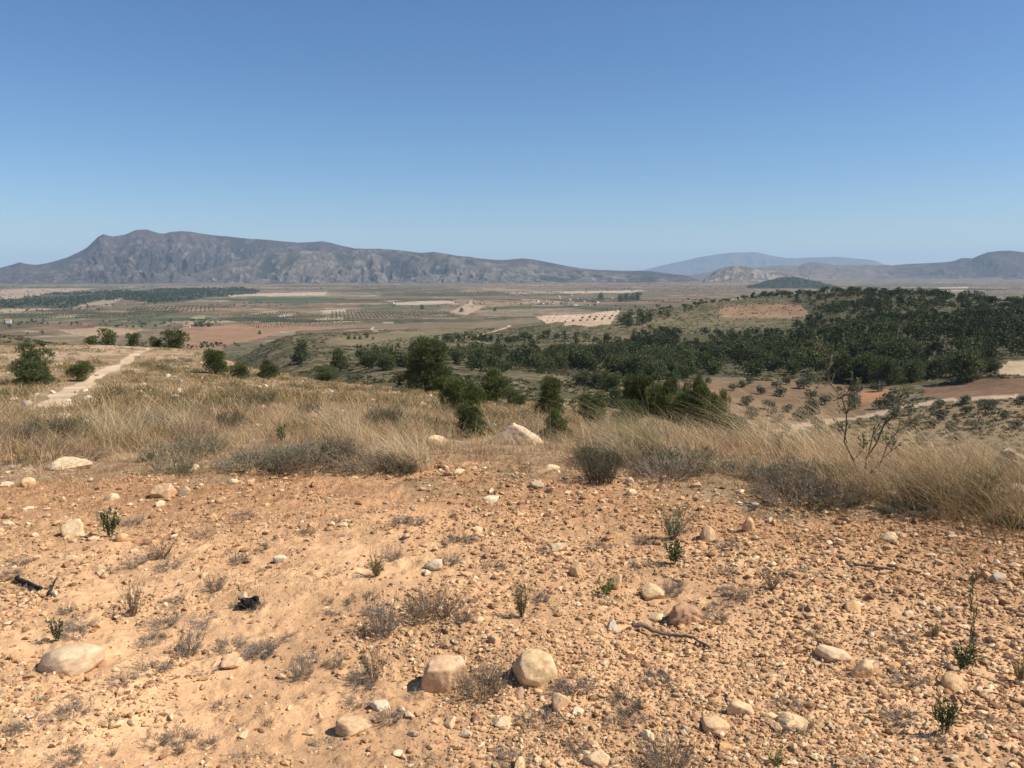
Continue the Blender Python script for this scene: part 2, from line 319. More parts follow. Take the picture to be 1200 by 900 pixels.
def cover(x, y):
    r = np.hypot(x, y); n = len(x); col = np.zeros((n, 3))
    # far valley: a patchwork of fields
    a = R(12); u = x * math.cos(a) + y * math.sin(a); v = -x * math.sin(a) + y * math.cos(a)
    u = u + fbm(x / 500, y / 500, 3, 61) * 260; v = v + fbm(x / 420, y / 420, 3, 67) * 240
    sc_ = np.where(r < 3000, 1.0, 1.7)
    vv = v / (115 * sc_); iv = np.floor(vv + .35 * vnoise(np.floor(vv), 0 * vv, 71)); hw = _h(iv, iv * 0 + 3, 73)
    uu = u / ((170 + 260 * hw) * sc_) + hw * 7; iu = np.floor(uu); k = _h(iu, iv, 79)
    far = PAL[(k * 997).astype(int) % len(PAL)]
    big = fbm(x / 900, y / 900, 3, 83)
    far = far * (1 - sstep(-.05, .12, big))[:, None] * .85 + far * .15 + (C(.26, .20, .13) * sstep(-.05, .12, big)[:, None]) * .85
    fu = uu - iu; fv = vv - np.floor(vv)
    hedge = ((fu < .03) | (fv < .10)) & (_h(iu, iv, 91) > .35)
    far[hedge] = far[hedge] * .55 + C(.06, .07, .035) * .45
    pale = (fv > .9) & (_h(iu + 5, iv, 93) > .72); far[pale] = C(.50, .40, .28)
    f1 = fbm(x / 60, y / 60, 4, 95); far *= (.62 + .62 * f1 + .45 * fbm(x / 14, y / 14, 3, 97))[:, None] * C(.99, .95, .84)
    # nearer hills: matorral scrub
    s1 = fbm(x / 45, y / 45, 4, 101); s2 = fbm(x / 6, y / 6, 4, 103); s3 = fbm(x / 1.6, y / 1.6, 3, 105)
    hill = SCRUB * ((1 + .5 * s1) * (1 - .22 * (1 - sstep(350, 650, r))))[:, None]; w = sstep(-.02, .16, s2 + .5 * s3)[:, None]
    hill = hill * (1 - w) + C(.175, .135, .078) * w
    w2 = sstep(.05, .2, s1)[:, None]; hill = hill * (1 - .5 * w2) + C(.19, .15, .09) * .5 * w2
    wf = sstep(1000, 1350, r + 250 * fbm(x / 200, y / 200, 3, 107) + np.where(x > 100, -150, 0))[:, None]
    col = hill * (1 - wf) + far * wf
    # ridge of dry grass and pale stones close by
    slope = C(.30, .205, .115) * (1 + .6 * s2)[:, None]; w = sstep(.0, .22, s3 + .6 * s2)[:, None]
    slope = slope * (1 - w) + C(.41, .29, .18) * w; g = sstep(.0, .3, fbm(x / 2.2, y / 2.2, 5, 109))[:, None]
    slope = slope * (1 - .45 * g) + C(.22, .165, .09) * .45 * g
    wn = sstep(95, 170, r)[:, None]; col = slope * (1 - wn) + col * wn
    # bare soil in front
    e = edge_d(x, y); soil = SAND * (1 + .35 * fbm(x / 1.4, y / 1.4, 4, 111) + .35 * fbm(x / .12, y / .12, 3, 113))[:, None]
    rd = sstep(.02, .2, fbm(x / .8, y / .8, 4, 117))[:, None]; soil = soil * (1 - .35 * rd) + C(.38, .21, .105) * .35 * rd
    band = np.exp(-((r - e * .95) / (.14 * e)) ** 2)[:, None]
    soil = soil * (1 - .6 * band) + C(.37, .195, .095) * .6 * band
    wb = sstep(.99, 1.12, r / e + .5 * fbm(x / .6, y / .6, 3, 119))[:, None]
    col = soil * (1 - wb) + col * wb
    return col
def paint(col, x, y):
    r = np.hypot(x, y); jx = x + fbm(x / 12, y / 12, 3, 131) * 7 * sstep(150, 400, r); jy = y + fbm(x / 12, y / 12, 3, 133) * 9 * sstep(150, 400, r)
    m = (r > 150)
    def p(P, c, wgt=.85, sc2=.72):
        k = m & inpoly(jx, jy, P); col[k] = col[k] * (1 - wgt) + np.array(c) * sc2 * wgt * (1 + .4 * fbm(x[k] / 15, y[k] / 15, 4, 137))[:, None]
    for W in WOODL: p(W, (.07, .08, .04), .8)
    for W in WOOD: p(W, (.12, .105, .06), .75)
    p(F_brown, (.42, .24, .135)); p(F_brown2, (.30, .21, .135), .7); p(F_tan1, (.52, .36, .21)); p(F_tan2, (.50, .36, .25)); p(F_tan3, (.58, .42, .27))
    p(F_tan4, (.46, .34, .22)); p(F_tan5, (.5, .37, .26)); p(F_strip, (.29, .22, .13), .6)
    for W in F_pale: p(W, (.62, .48, .34))
    for W in F_green: p(W, (.11, .125, .06), .62)
    p(P_slope, (.62, .43, .29), .95, .85); p(P_red, (.40, .25, .15)); p(P_olive, (.28, .175, .10)); p(P_right, (.235, .165, .095), .85, 1); p(P_redsoil, (.47, .23, .12)); p(P_bare, (.58, .42, .26), .85, .85); p(P_terr, (.27, .155, .095))
    k = (r < 150) & (r > 50) & inpoly(x, y, P_left_tan); col[k] = col[k] * .5 + C(.50, .36, .24) * .5
    return col

# ------------------------------------------------------------------ ground sheet (polar grid, finer towards the viewer)
rs = [0.3, .6, .9, 1.2, 1.5, 1.8]; r = 2.0
while r < 32000:
    rs.append(r); r += min(max(.85 * r * r / 1568, .004), r * (.0095 if r < 300 else .014))
rs = np.array(rs); azs = np.concatenate([np.linspace(R(-34.5), R(34.5), 1080), np.linspace(R(34.5), R(325.5), 82)[1:-1]])
na, nr = len(azs), len(rs)
A, RR = np.meshgrid(azs, rs); gx = (RR * np.sin(A)).ravel(); gy = (RR * np.cos(A)).ravel()
gz = H(gx, gy)
gc = paint(cover(gx, gy), gx, gy)
wander = fbm(gx / 2.5, gy / 2.5, 3, 141) * .5
dpath = np.minimum(np.minimum(dline(gx, gy, PATH), dline(gx, gy, PATH2) + .5), dline(gx, gy, PATH3) + .2) + wander
droad = np.minimum(dline(gx, gy, ROAD), np.minimum(dline(gx, gy, ROADM), dline(gx, gy, ROADM2))) + wander
rr = np.hypot(gx, gy)
ispath = (dpath < .30) & (rr < 150) & (rr > 14); isroad = (droad < 2.3) & (rr > 150)
tn = fbm(gx / .8, gy / .8, 3, 143)
gc[ispath] = C(.56, .41, .26) * (1 + .7 * tn[ispath])[:, None]
gc[isroad] = C(.46, .33, .22) * (1 + .3 * tn[isroad])[:, None]
gc = np.clip(gc, .02, .85)
gv = np.stack([gx, gy, gz], 1)
i, j = np.meshgrid(np.arange(nr - 1), np.arange(na), indexing='ij'); j2 = (j + 1) % na
FQ = np.stack([i * na + j, i * na + j2, (i + 1) * na + j2, (i + 1) * na + j], -1).reshape(-1, 4)[:, ::-1]
rf = rr[FQ[:, 0]]
kind = np.where(rf > 150, 1, 0)
kind[ispath[FQ].sum(1) >= 3] = 2; kind[isroad[FQ].sum(1) >= 3] = 3
for k, (nm, m) in enumerate((('ground', M_ground), ('valley', M_far), ('path', M_path), ('road', M_path))):
    f = FQ[kind == k]; us = np.unique(f); mp = np.zeros(len(gv), int); mp[us] = np.arange(len(us))
    V = gv[us]; f = mp[f]
    if k == 0:
        V = np.vstack([V, [[0, 0, 0]]]); f0 = mp[np.arange(na)]
        tri = np.stack([f0, np.full(na, len(V) - 1), np.roll(f0, -1)], 1)
        ob(nm, mesh(nm, V, [f, tri[:, ::-1]], m, np.vstack([gc[us], [SAND]]), True), kind='structure')
    else:
        ob(nm, mesh(nm, V, f, m, gc[us], True), kind='structure')
del gv, gc, FQ, A, RR

# ------------------------------------------------------------------ mountains
def mountain(name, prof, D, W, base, gully, cfun, na=900, nr=130, ero=.5, s=0, rough=12, back=1.3):
    px = np.array([p[0] for p in prof], float); pz = np.array([p[1] for p in prof], float)
    a = np.linspace(math.atan((px[0] - 600) / F), math.atan((px[-1] - 600) / F), na)
    dx, t = ray(px, pz); zr = CAMH - D * t / np.hypot(1, dx)
    ridge = np.interp(a, np.arctan(dx), zr); ridge = ridge + fbm(a * D / 250, a * 0, 4, s + 3) * rough
    sx = np.linspace(-1, back, nr); A_, S_ = np.meshgrid(a, sx)
    wob = fbm(A_ * D / 1600, A_ * 0, 3, s + 9) * .5
    RR_ = D + S_ * W + wob * W * .5 * np.exp(-S_ ** 2 * 3); x = RR_ * np.sin(A_); y = RR_ * np.cos(A_)
    p = np.clip(1 - np.abs(S_) / np.where(S_ < 0, 1, back), 0, 1)
    hgt = (ridge[None] - base)
    wx = fbm(x / 500, y / 500, 4, s + 21) * .9
    rg = .6 * ridged(A_ * D / gully + wx * 1.2, RR_ / (gully * 3.2) + wx, 5, s + 31) + .4 * ridged(A_ * D / gully * 3.1 + wx * 2.5, RR_ / gully * 1.1 + wx, 5, s + 37)
    e = (1 - rg) * 1.9; shape = p ** .95
    z = base + hgt * (shape - ero * e * p * (1 - p) * 3.2) + fbm(x / 120, y / 120, 4, s + 41) * rough * 1.6 * np.minimum(1, (1 - p) * 6) * np.minimum(1, p * 6)
    z = np.minimum(z, base + hgt * np.minimum(1, shape + .02) + (D - RR_) * 0)
    fe = np.minimum(1, np.minimum(np.arange(na), np.arange(na)[::-1]) / (na * .05)); z = (z - base + 30) * fe[None] + base - 30
    z[0] = base - 60; z[-1] = base - 60
    V = np.stack([x, y, z], -1).reshape(-1, 3); col = cfun(x.ravel(), y.ravel(), ((z - base) / np.maximum(hgt, 1)).ravel(), e.ravel(), p.ravel())
    i, j = np.meshgrid(np.arange(nr - 1), np.arange(na - 1), indexing='ij')
    Fq = np.stack([i * na + j, (i + 1) * na + j, (i + 1) * na + j + 1, i * na + j + 1], -1).reshape(-1, 4)[:, ::-1]
    return ob(name, mesh(name, V, Fq, M_mount, np.clip(col, .015, .7), True), kind='structure')
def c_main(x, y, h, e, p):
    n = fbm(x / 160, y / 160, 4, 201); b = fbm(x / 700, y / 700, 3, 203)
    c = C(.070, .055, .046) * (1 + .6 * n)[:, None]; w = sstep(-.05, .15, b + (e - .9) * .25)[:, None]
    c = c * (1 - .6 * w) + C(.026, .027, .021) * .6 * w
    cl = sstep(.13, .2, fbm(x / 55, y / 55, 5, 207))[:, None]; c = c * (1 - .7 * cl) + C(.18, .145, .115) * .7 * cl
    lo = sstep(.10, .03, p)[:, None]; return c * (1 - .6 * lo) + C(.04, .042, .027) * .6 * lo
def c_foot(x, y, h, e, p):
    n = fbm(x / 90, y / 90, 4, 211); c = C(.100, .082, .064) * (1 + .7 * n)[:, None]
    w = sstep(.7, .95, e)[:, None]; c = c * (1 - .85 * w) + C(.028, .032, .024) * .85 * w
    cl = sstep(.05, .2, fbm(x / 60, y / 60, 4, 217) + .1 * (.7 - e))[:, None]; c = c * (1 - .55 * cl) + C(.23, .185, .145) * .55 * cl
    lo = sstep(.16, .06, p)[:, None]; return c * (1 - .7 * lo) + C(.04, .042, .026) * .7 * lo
def c_far(x, y, h, e, p): return C(.10, .09, .07) * (1 + .5 * fbm(x / 400, y / 400, 4, 221))[:, None]
def c_low(x, y, h, e, p):
    n = fbm(x / 120, y / 120, 5, 231); c = C(.078, .060, .045) * (1 + 1.0 * n)[:, None]; w = sstep(-.1, .1, fbm(x / 260, y / 260, 4, 233))[:, None]
    c = c * (1 - .6 * w) + C(.045, .045, .03) * .6 * w
    pl = (1 - sstep(1010, 1090, 600 + F * x / y))[:, None]; c = c * (1 - .55 * pl) + C(.20, .15, .105) * .55 * pl
    lo = sstep(.3, .08, p)[:, None]; return c * (1 - .7 * lo) + C(.20, .15, .105) * .7 * lo
def c_rock(x, y, h, e, p):
    n = sstep(-.08, .1, fbm(x / 70, y / 70, 5, 241))[:, None]; c = C(.25, .20, .15) * n + C(.13, .10, .07) * (1 - n)
    lo = sstep(.35, .15, p)[:, None]; return c * (1 - lo) + C(.20, .15, .105) * lo
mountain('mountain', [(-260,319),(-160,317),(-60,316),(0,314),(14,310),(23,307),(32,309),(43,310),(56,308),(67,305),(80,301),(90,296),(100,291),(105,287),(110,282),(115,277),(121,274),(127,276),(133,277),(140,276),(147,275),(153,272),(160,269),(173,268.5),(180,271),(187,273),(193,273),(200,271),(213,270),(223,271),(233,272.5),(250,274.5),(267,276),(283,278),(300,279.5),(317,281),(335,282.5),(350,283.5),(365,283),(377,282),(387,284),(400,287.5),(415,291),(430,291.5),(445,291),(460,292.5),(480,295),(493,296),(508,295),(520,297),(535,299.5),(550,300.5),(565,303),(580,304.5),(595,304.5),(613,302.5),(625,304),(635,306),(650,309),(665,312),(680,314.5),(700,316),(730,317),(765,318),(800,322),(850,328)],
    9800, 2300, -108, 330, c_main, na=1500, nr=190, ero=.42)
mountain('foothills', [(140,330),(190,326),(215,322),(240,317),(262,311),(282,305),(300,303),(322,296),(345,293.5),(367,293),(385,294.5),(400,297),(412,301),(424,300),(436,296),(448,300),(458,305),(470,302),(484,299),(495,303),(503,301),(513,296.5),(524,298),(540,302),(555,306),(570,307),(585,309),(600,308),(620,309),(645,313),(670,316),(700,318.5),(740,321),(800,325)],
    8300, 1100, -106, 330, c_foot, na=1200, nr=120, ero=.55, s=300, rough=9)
mountain('distant_mountain', [(690,322),(730,319),(756,316),(768,313),(780,310),(800,305.5),(815,302),(833,299),(845,297),(862,295.5),(885,295),(893,296.5),(903,299),(915,301),(925,302.5),(940,302),(955,301),(980,300.5),(997,302),(1015,303.5),(1025,305),(1032,308),(1045,313),(1075,320)],
    26000, 3500, -120, 1500, c_far, na=500, nr=60, ero=.4, s=400, rough=15)
mountain('low_hills', [(740,328),(790,325),(820,321),(835,318),(850,316),(880,314),(905,311.5),(920,310.5),(935,311.5),(942,309),(952,307),(963,308),(975,310),(990,310.5),(1005,311),(1015,310),(1027,311),(1040,310),(1045,311),(1060,309.5),(1085,308.3),(1110,307),(1119,305.5),(1126,302.5),(1133,302),(1140,302.5),(1148,299),(1158,295.5),(1170,294),(1185,293.5),(1197,295),(1215,298),(1280,301),(1400,312)],
    12500, 1700, -104, 520, c_low, na=1100, nr=110, ero=.35, s=500, rough=5)
mountain('rocky_hill', [(818,330),(832,322),(838,317),(844,314.5),(852,312.3),(860,311.2),(868,310.8),(876,312),(884,314.5),(892,317),(905,317),(925,321),(950,326)],
    8500, 600, -104, 220, c_rock, na=300, nr=90, ero=.45, s=600, rough=4)
mountain('wooded_knoll', [(868,338),(884,333.5),(895,330),(903,328),(912,325.5),(925,324.5),(938,325),(944,327),(955,329),(970,333),(985,338)],
    5500, 300, -102, 190, lambda x, y, h, e, p: C(.045, .046, .03) * (1 + .8 * fbm(x / 18, y / 18, 4, 251))[:, None] + 0 * p[:, None], na=220, nr=60, ero=.2, s=700, rough=2)

# haze: one closed box round everything
bm = bmesh.new(); bmesh.ops.create_cube(bm, size=1.0)
for v in bm.verts: v.co = (v.co.x * 68000, v.co.y * 68000 , 760 if v.co.z > 0 else -200)
hz = bpy.data.meshes.new('haze'); bm.to_mesh(hz); bm.free()
hm = bpy.data.materials.new('haze_air'); hm.use_nodes = True; ht = hm.node_tree; ht.nodes.remove(ht.nodes['Principled BSDF'])
pv = ht.nodes.new('ShaderNodeVolumePrincipled'); pv.inputs['Color'].default_value = (.53, .75, 1, 1); pv.inputs['Density'].default_value = 3.6e-5
pv.inputs['Anisotropy'].default_value = 0
ht.links.new(pv.outputs[0], ht.nodes['Material Output'].inputs['Volume']); hz.materials.append(hm)
ob('haze', hz, kind='stuff')

# ------------------------------------------------------------------ plants: prototypes
def pine_proto(seed, nt_, nd, nlen, nwid, shape=0, cat='pine tree', nm='pine_tree'):
    g = np.random.default_rng(seed); K = 16
    z = g.uniform(.12, .9, K); 
    if shape == 0: rad = .42 * (1 - z) ** .6 * g.uniform(.6, 1.15, K)        # broad bush, pointed top
    else: rad = .40 * np.sin(np.clip(z, 0, 1) * 2.6) * g.uniform(.5, 1.1, K)
    an = g.uniform(0, 2 * math.pi, K); cen = np.stack([rad * np.cos(an), rad * np.sin(an), z], 1)
    cr = g.uniform(.12, .22, K); cen = np.vstack([cen, [[0, 0, .45], [0, 0, .28], [0.03, 0, .66]]]); cr = np.append(cr, [.27, .3, .2])
    k = g.choice(len(cr), nt_, p=cr ** 2 / (cr ** 2).sum()); d = unit(g.normal(size=(nt_, 3)) + [0, 0, .25])
    c = cen[k] + d * (cr[k] * g.uniform(.55, 1.08, nt_))[:, None]; c[:, 2] = np.maximum(c[:, 2], .02 + .1 * g.random(nt_))
    c = np.repeat(c, nd, 0); dd = np.repeat(d, nd, 0); dirs = unit(dd * .7 + [0, 0, .75] + g.normal(size=dd.shape) * .5)
    tint = np.repeat(g.uniform(.55, 1.45, nt_), nd); col = C(.108, .132, .042) * tint[:, None]
    yl = np.repeat(g.random(nt_) < .25, nd); col[yl] = C(.17, .175, .06)
    a = Acc(); a.add(*cards(c, dirs, g.uniform(.7, 1.3, len(c)) * nlen, nwid, col, g))
    crown = a.me('crown', M_leaf)
    b = Acc(); w = g.normal(size=(6, 2)) * .012; P = [(w[i, 0], w[i, 1], i * .15 - .03) for i in range(6)]
    b.add(*tube(P, np.linspace(.03, .008, 6), 6), C(.1, .1, .1))
    for i in range(min(10, K)):
        z0 = cen[i, 2] * .6; b.add(*tube([(0, 0, z0), cen[i] * [.5, .5, .55] + [0, 0, z0 * .4], cen[i]], [.012, .008, .003], 4), C(.1, .1, .1))
    return (nm, cat, [('trunk', b.me('trunk', M_bark, True)), ('crown', crown)])
def olive_proto(seed):
    g = np.random.default_rng(seed); n = 620; K = 10
    an = g.uniform(0, 6.28, K); cen = np.stack([.27 * np.cos(an), .27 * np.sin(an), g.uniform(.30, .66, K)], 1); cr = g.uniform(.2, .3, K)
    k = g.integers(0, K, n); d = unit(g.normal(size=(n, 3))); c = cen[k] + d * (cr[k] * g.uniform(.6, 1.05, n))[:, None]
    col = C(.095, .105, .055) * g.uniform(.65, 1.35, n)[:, None]
    a = Acc(); a.add(*cards(c, unit(d + g.normal(size=d.shape) * .8), g.uniform(.07, .14, n), .06, col, g))
    b = Acc(); b.add(*tube([(0, 0, -.05), (.02, .01, .15), (-.01, .02, .35), (.03, 0, .6)], [.06, .045, .04, .015], 6), C(.1, .1, .1))
    for i in range(4): b.add(*tube([(0, 0, .25), cen[i] * [.6, .6, .8], cen[i]], [.03, .02, .006], 5), C(.1, .1, .1))
    return ('olive_tree', 'olive tree', [('trunk', b.me('trunk', M_bark, True)), ('crown', a.me('crown', M_leaf))])
PINE_N = [pine_proto(11 + i, 2100, 8, .075, .0085, i % 2) for i in range(4)]
PINE_M = [pine_proto(31 + i, 800, 6, .09, .02, i % 2) for i in range(4)]
PINE_F = [pine_proto(51 + i, 230, 4, .12, .045, 1 - (i % 3 == 0)) for i in range(5)]
OLIVE = [olive_proto(71 + i) for i in range(4)]
def clump_arrays(seed, n, L, W, base, spread=.5, h=1.0, hmul=.5):
    g = np.random.default_rng(seed); d = unit(g.normal(size=(n, 3)) * [1, 1, .8]); d[:, 2] = np.abs(d[:, 2])
    c = d * g.uniform(.3, 1, n)[:, None] * [spread, spread, hmul * h]; col = np.array(base) * g.uniform(.6, 1.4, n)[:, None]
    return cards(c, unit(d + [0, 0, .6] + g.normal(size=d.shape) * .5), g.uniform(.6, 1.3, n) * L, W, col, g)
def scatter_merge(name, protos, pts, scales, m, tints=None, g=rng, **props):
    """one mesh of many uncountable plants"""
    a = Acc(); which = g.integers(0, len(protos), len(pts)); 
    for k, (V, Fq, Cc) in enumerate(protos):
        s = np.where(which == k)[0]
        if not len(s): continue
        an = g.uniform(0, 6.28, len(s)); ca, sa = np.cos(an)[:, None], np.sin(an)[:, None]; sc2 = scales[s]
        if sc2.ndim == 1: sc2 = np.stack([sc2, sc2], 1)
        X = (V[None, :, 0] * ca - V[None, :, 1] * sa) * sc2[:, :1] + pts[s, 0:1]; Y = (V[None, :, 0] * sa + V[None, :, 1] * ca) * sc2[:, :1] + pts[s, 1:2]
        Z = V[None, :, 2] * sc2[:, 1:2] + pts[s, 2:3]; VV = np.stack([X, Y, Z], -1).reshape(-1, 3)
        FF = (Fq[None] + (np.arange(len(s)) * len(V))[:, None, None]).reshape(-1, Fq.shape[1])
        t = np.ones((len(s), 3)) if tints is None else tints[s]
        a.add(VV, FF, (Cc[None] * t[:, None, :]).reshape(-1, 3))
    return ob(name, a.me(name, m), kind='stuff', **props)

# ------------------------------------------------------------------ pine wood: 300 individual trees, the rest one mass
def sample_polys(polys, dens):
    out = []
    for P in polys:
        P_ = np.array(P); lo, hi = P_.min(0), P_.max(0); n = int((hi - lo).prod() * dens)
        q = rng.uniform(lo, hi, (n, 2)); out.append(q[inpoly(q[:, 0], q[:, 1], P)])
    return np.vstack(out)
q1 = np.vstack([sample_polys(WOOD[:2], 1 / 30), sample_polys(WOOD[2:], 1 / 36)]); q2 = sample_polys(WOOD2, 1 / 130)
q = np.vstack([q1, q2]); q = q[fbm(q[:, 0] / 30, q[:, 1] / 30, 3, 301) > -.16]
k = np.hypot(q[:, 0], q[:, 1]); print('wood dist', np.percentile(k, [0, 5, 25, 50, 75, 95, 100]), len(k))
q = q[(fbm(q[:, 0] / 60, q[:, 1] / 60, 3, 307) > -.22 + .06 * sstep(450, 650, k))]; k = np.hypot(q[:, 0], q[:, 1]); q = q[(k < 1500) & (rng.random(len(k)) < np.minimum(1, (430 / k) ** 1.9))]; k = np.hypot(q[:, 0], q[:, 1]); q = q[(k > 190) & ~inpoly(q[:, 0], q[:, 1], P_olive) & ~inpoly(q[:, 0], q[:, 1], P_slope) & ~inpoly(q[:, 0], q[:, 1], P_red)]
dist = np.hypot(q[:, 0], q[:, 1]); hh = rng.uniform(3.2, 7.0, len(q)) * (.75 + .5 * vnoise(q[:, 0] / 40, q[:, 1] / 40, 305))
o_ = np.argsort(-hh / dist); zz = H(q[:, 0], q[:, 1])
print('wood trees', len(q))
NI = 215
labs = {0: 'dark green pine in the front rows of the valley pine wood', 1: 'pine standing apart on the scrubby slope left of the pine wood'}
for n, i in enumerate(o_[:NI]):
    s = hh[i]; lone = q[i, 0] / q[i, 1] < .02
    ppx = 600 + F * q[i, 0] / q[i, 1]; ht = 'tall' if s > 7.5 else ('middling' if s > 6 else 'low'); dd_ = dist[i]
    row = 'in the front row' if dd_ < 290 else ('in the second rank' if dd_ < 340 else 'deeper')
    hz_ = 'near the orchard' if ppx < 860 else ('behind the bare bush' if ppx < 1010 else ('above the road' if ppx < 1110 else 'by the bare bank'))
    labs[0] = f'{ht} dark green pine {row} of the valley wood {hz_}'; labs[1] = f'{ht} pine apart on the scrubby slope left of the wood, ' + ('near' if dd_ < 300 else 'far')
    place(PINE_F[n % 5], labs[1] if lone else labs[0], 'pines on the scrubby slope' if lone else 'pines in the front of the valley wood', (q[i, 0], q[i, 1], zz[i] - .2), rng.uniform(0, 6.28), (s * rng.uniform(.8, 1.15),) * 2 + (s,))
def lowtree(seed, n, L, W):
    g = np.random.default_rng(seed); K = 7; an = g.uniform(0, 6.28, K); z = g.uniform(.3, .8, K)
    cen = np.stack([.25 * np.cos(an), .25 * np.sin(an), z], 1); cr = g.uniform(.17, .27, K); k = g.integers(0, K, n)
    d = unit(g.normal(size=(n, 3)) + [0, 0, .2]); c = cen[k] + d * (cr[k] * g.uniform(.5, 1.05, n))[:, None]
    return cards(c, unit(d + [0, 0, .5] + g.normal(size=d.shape) * .5), L, W, C(.05, .068, .022) * g.uniform(.55, 1.45, n)[:, None], g)
LT = [lowtree(90 + i, 170, .12, .10) for i in range(5)]; LT2 = [lowtree(97 + i, 28, .3, .3) for i in range(4)]
rest = o_[NI:]; pts = np.stack([q[rest, 0], q[rest, 1], zz[rest] - .2], 1)
scatter_merge('pine_wood', LT, pts, np.stack([hh[rest] * 1.05, hh[rest]], 1), M_leafs, rng.uniform(.5, 1.5, (len(rest), 1)) * C(1.1, 1, .85))

# far wood on the plain, hedgerow trees, orchards in rows
qa = sample_polys(WOODL, 1 / 520)
pts = np.stack([qa[:, 0], qa[:, 1], H(qa[:, 0], qa[:, 1])], 1); pts = pts[fbm(pts[:, 0] / 150, pts[:, 1] / 150, 3, 311) > -.09]
print('far wood', len(pts))
scatter_merge('far_wood', LT2, pts, rng.uniform(5, 9.5, len(pts)), M_leafs)
n = 9500; lr = rng.uniform(math.log(1000), math.log(7500), n); az = rng.uniform(R(-34), R(34), n)
x = np.exp(lr) * np.sin(az); y = np.exp(lr) * np.cos(az); k = (fbm(x / 260, y / 130, 3, 313) > -.02) & (fbm(x / 900, y / 500, 2, 317) > -.05)
x, y = x[k], y[k]; pts = np.stack([x, y, H(x, y)], 1)
scatter_merge('hedgerow_trees', LT2, pts, rng.uniform(2.5, 7, len(pts)), M_leafs)
ap = []
for (px, py, w, d_, ang, sp1, sp2) in ((205,362,110,200,20,11,24),(105,368,200,200,8,8,16),(330,374,110,260,30,9,18),(460,368,140,160,12,9,20),(1120,339,260,200,10,9,18),(1050,341,120,130,24,9,18),(700,352,160,160,14,9,18),(560,345,420,300,10,10,25),(480,340,300,400,-15,10,25)):
    cx, cy, _ = hit(px, py); u, v = np.meshgrid(np.arange(-w, w, sp1), np.arange(-d_, d_, sp2)); a = R(ang)
    ap.append(np.stack([cx + u.ravel() * math.cos(a) - v.ravel() * math.sin(a), cy + u.ravel() * math.sin(a) + v.ravel() * math.cos(a)], 1))
ap = np.vstack(ap) + rng.normal(size=(sum(map(len, ap)), 2)) * .6; pts = np.stack([ap[:, 0], ap[:, 1], H(ap[:, 0], ap[:, 1])], 1)
scatter_merge('far_orchards', LT2, pts, rng.uniform(2.0, 3.2, len(pts)), M_leafs, rng.uniform(1, 1.8, (len(pts), 1)) * np.ones(3))

KD = bpy.data.objects['wooded_knoll'].data
kv = np.empty(len(KD.vertices) * 3); KD.vertices.foreach_get('co', kv); kv = kv.reshape(-1, 3); kv = kv[kv[:, 2] > -98]; kv = kv[rng.choice(len(kv), 700)]
scatter_merge('knoll_wood', LT2, kv - [0, 0, 1], rng.uniform(5, 9, len(kv)), M_leafs, rng.uniform(1, 2, (len(kv), 1)) * np.ones(3))
# almond orchard on the pale slope: individual
cx, cy, _ = hit(684, 376); n = 0
row = [(637 + i * 8.6 + j * 2.2, 379.8 - j * 3.0 - i * .62 + (2 if i == 0 else 0)) for i in range(11) for j in range(5)]
for px, py in row:
    x, y, z = hit(px + random.uniform(-.6, .6), py)
    if inpoly(np.array([x]), np.array([y]), P_slope)[0]:
        place(OLIVE[n % 4], 'small dark almond tree in a row on the pale bare slope', 'orchard trees on the pale slope', (x, y, z - .1), random.uniform(0, 6), random.uniform(2.0, 2.9)); n += 1
# single trees on the green hills
def pinepx(px, pyb, hpx, label, group=None, protos=None, wpx=None, d=None):
    if d is None: x, y, z = hit(px, pyb)
    elif d < 0:
        x, y, z = at(px, -d); z -= .35
    else:                                   # stands below the brow, only its top in view: the distance where its height suits its width
        best = None
        for dk in np.linspace(d, d + 45, 60):
            x, y, z = at(px, dk); dx, t = ray(px, pyb - hpx); hh_ = CAMH - dk * float(t) / math.hypot(1, float(dx)) - z
            q_ = abs(hh_ / (wpx / F * dk) - 1.05)
            if hh_ > 0 and (best is None or q_ < best[0]): best = (q_, x, y, z)
        _, x, y, z = best
    dd = math.hypot(x, y); s = hpx / F * dd * 1.02
    if d is not None: dx, t = ray(px, pyb - hpx); s = CAMH - dd * float(t) / math.hypot(1, float(dx)) - z
    if protos is None: protos = PINE_N if dd < 70 else PINE_M
    w = s if wpx is None else wpx / F * dd * 1.02
    return place(protos[int(px * 7 + pyb) % len(protos)], label, group, (x, y, z - .02 * s), px * 1.7, (w * (1.22 if d is None else 1.0),) * 2 + (s * (1.08 if d is None else 1),))
for i, (px, py, h) in enumerate([(511,405,10),(530,401,9),(466,407,5),(409,398,5),(416,398,4),(422,398,4),(430,396,6),(437,398,3),(425,418,6),(432,419,8),(440,412,7),(450,411,5),(483,407,6),(304,392,4),(306,407,4),(583,403,6),(737,373,8),(750,372,9),(731,381,12),(737,383,10),(753,380,13),(761,377,11),(782,372,8),(704,351,7),(728,354,8),(734,353,8),(741,352,6),(746,353,9),(541,366,5),(495,363,5),(580,365,4),(236,383,7),(230,383,5),(245,383,5),(612,395,5)]):
    x, y, z = hit(px, py); s = h / F * math.hypot(x, y) * 1.15
    place(PINE_F[i % 5], 'lone dark tree dotting the green hillside beyond the near slope', 'lone trees on the green hills', (x, y, z - .2), i, (s * 1.1, s * 1.1, s))

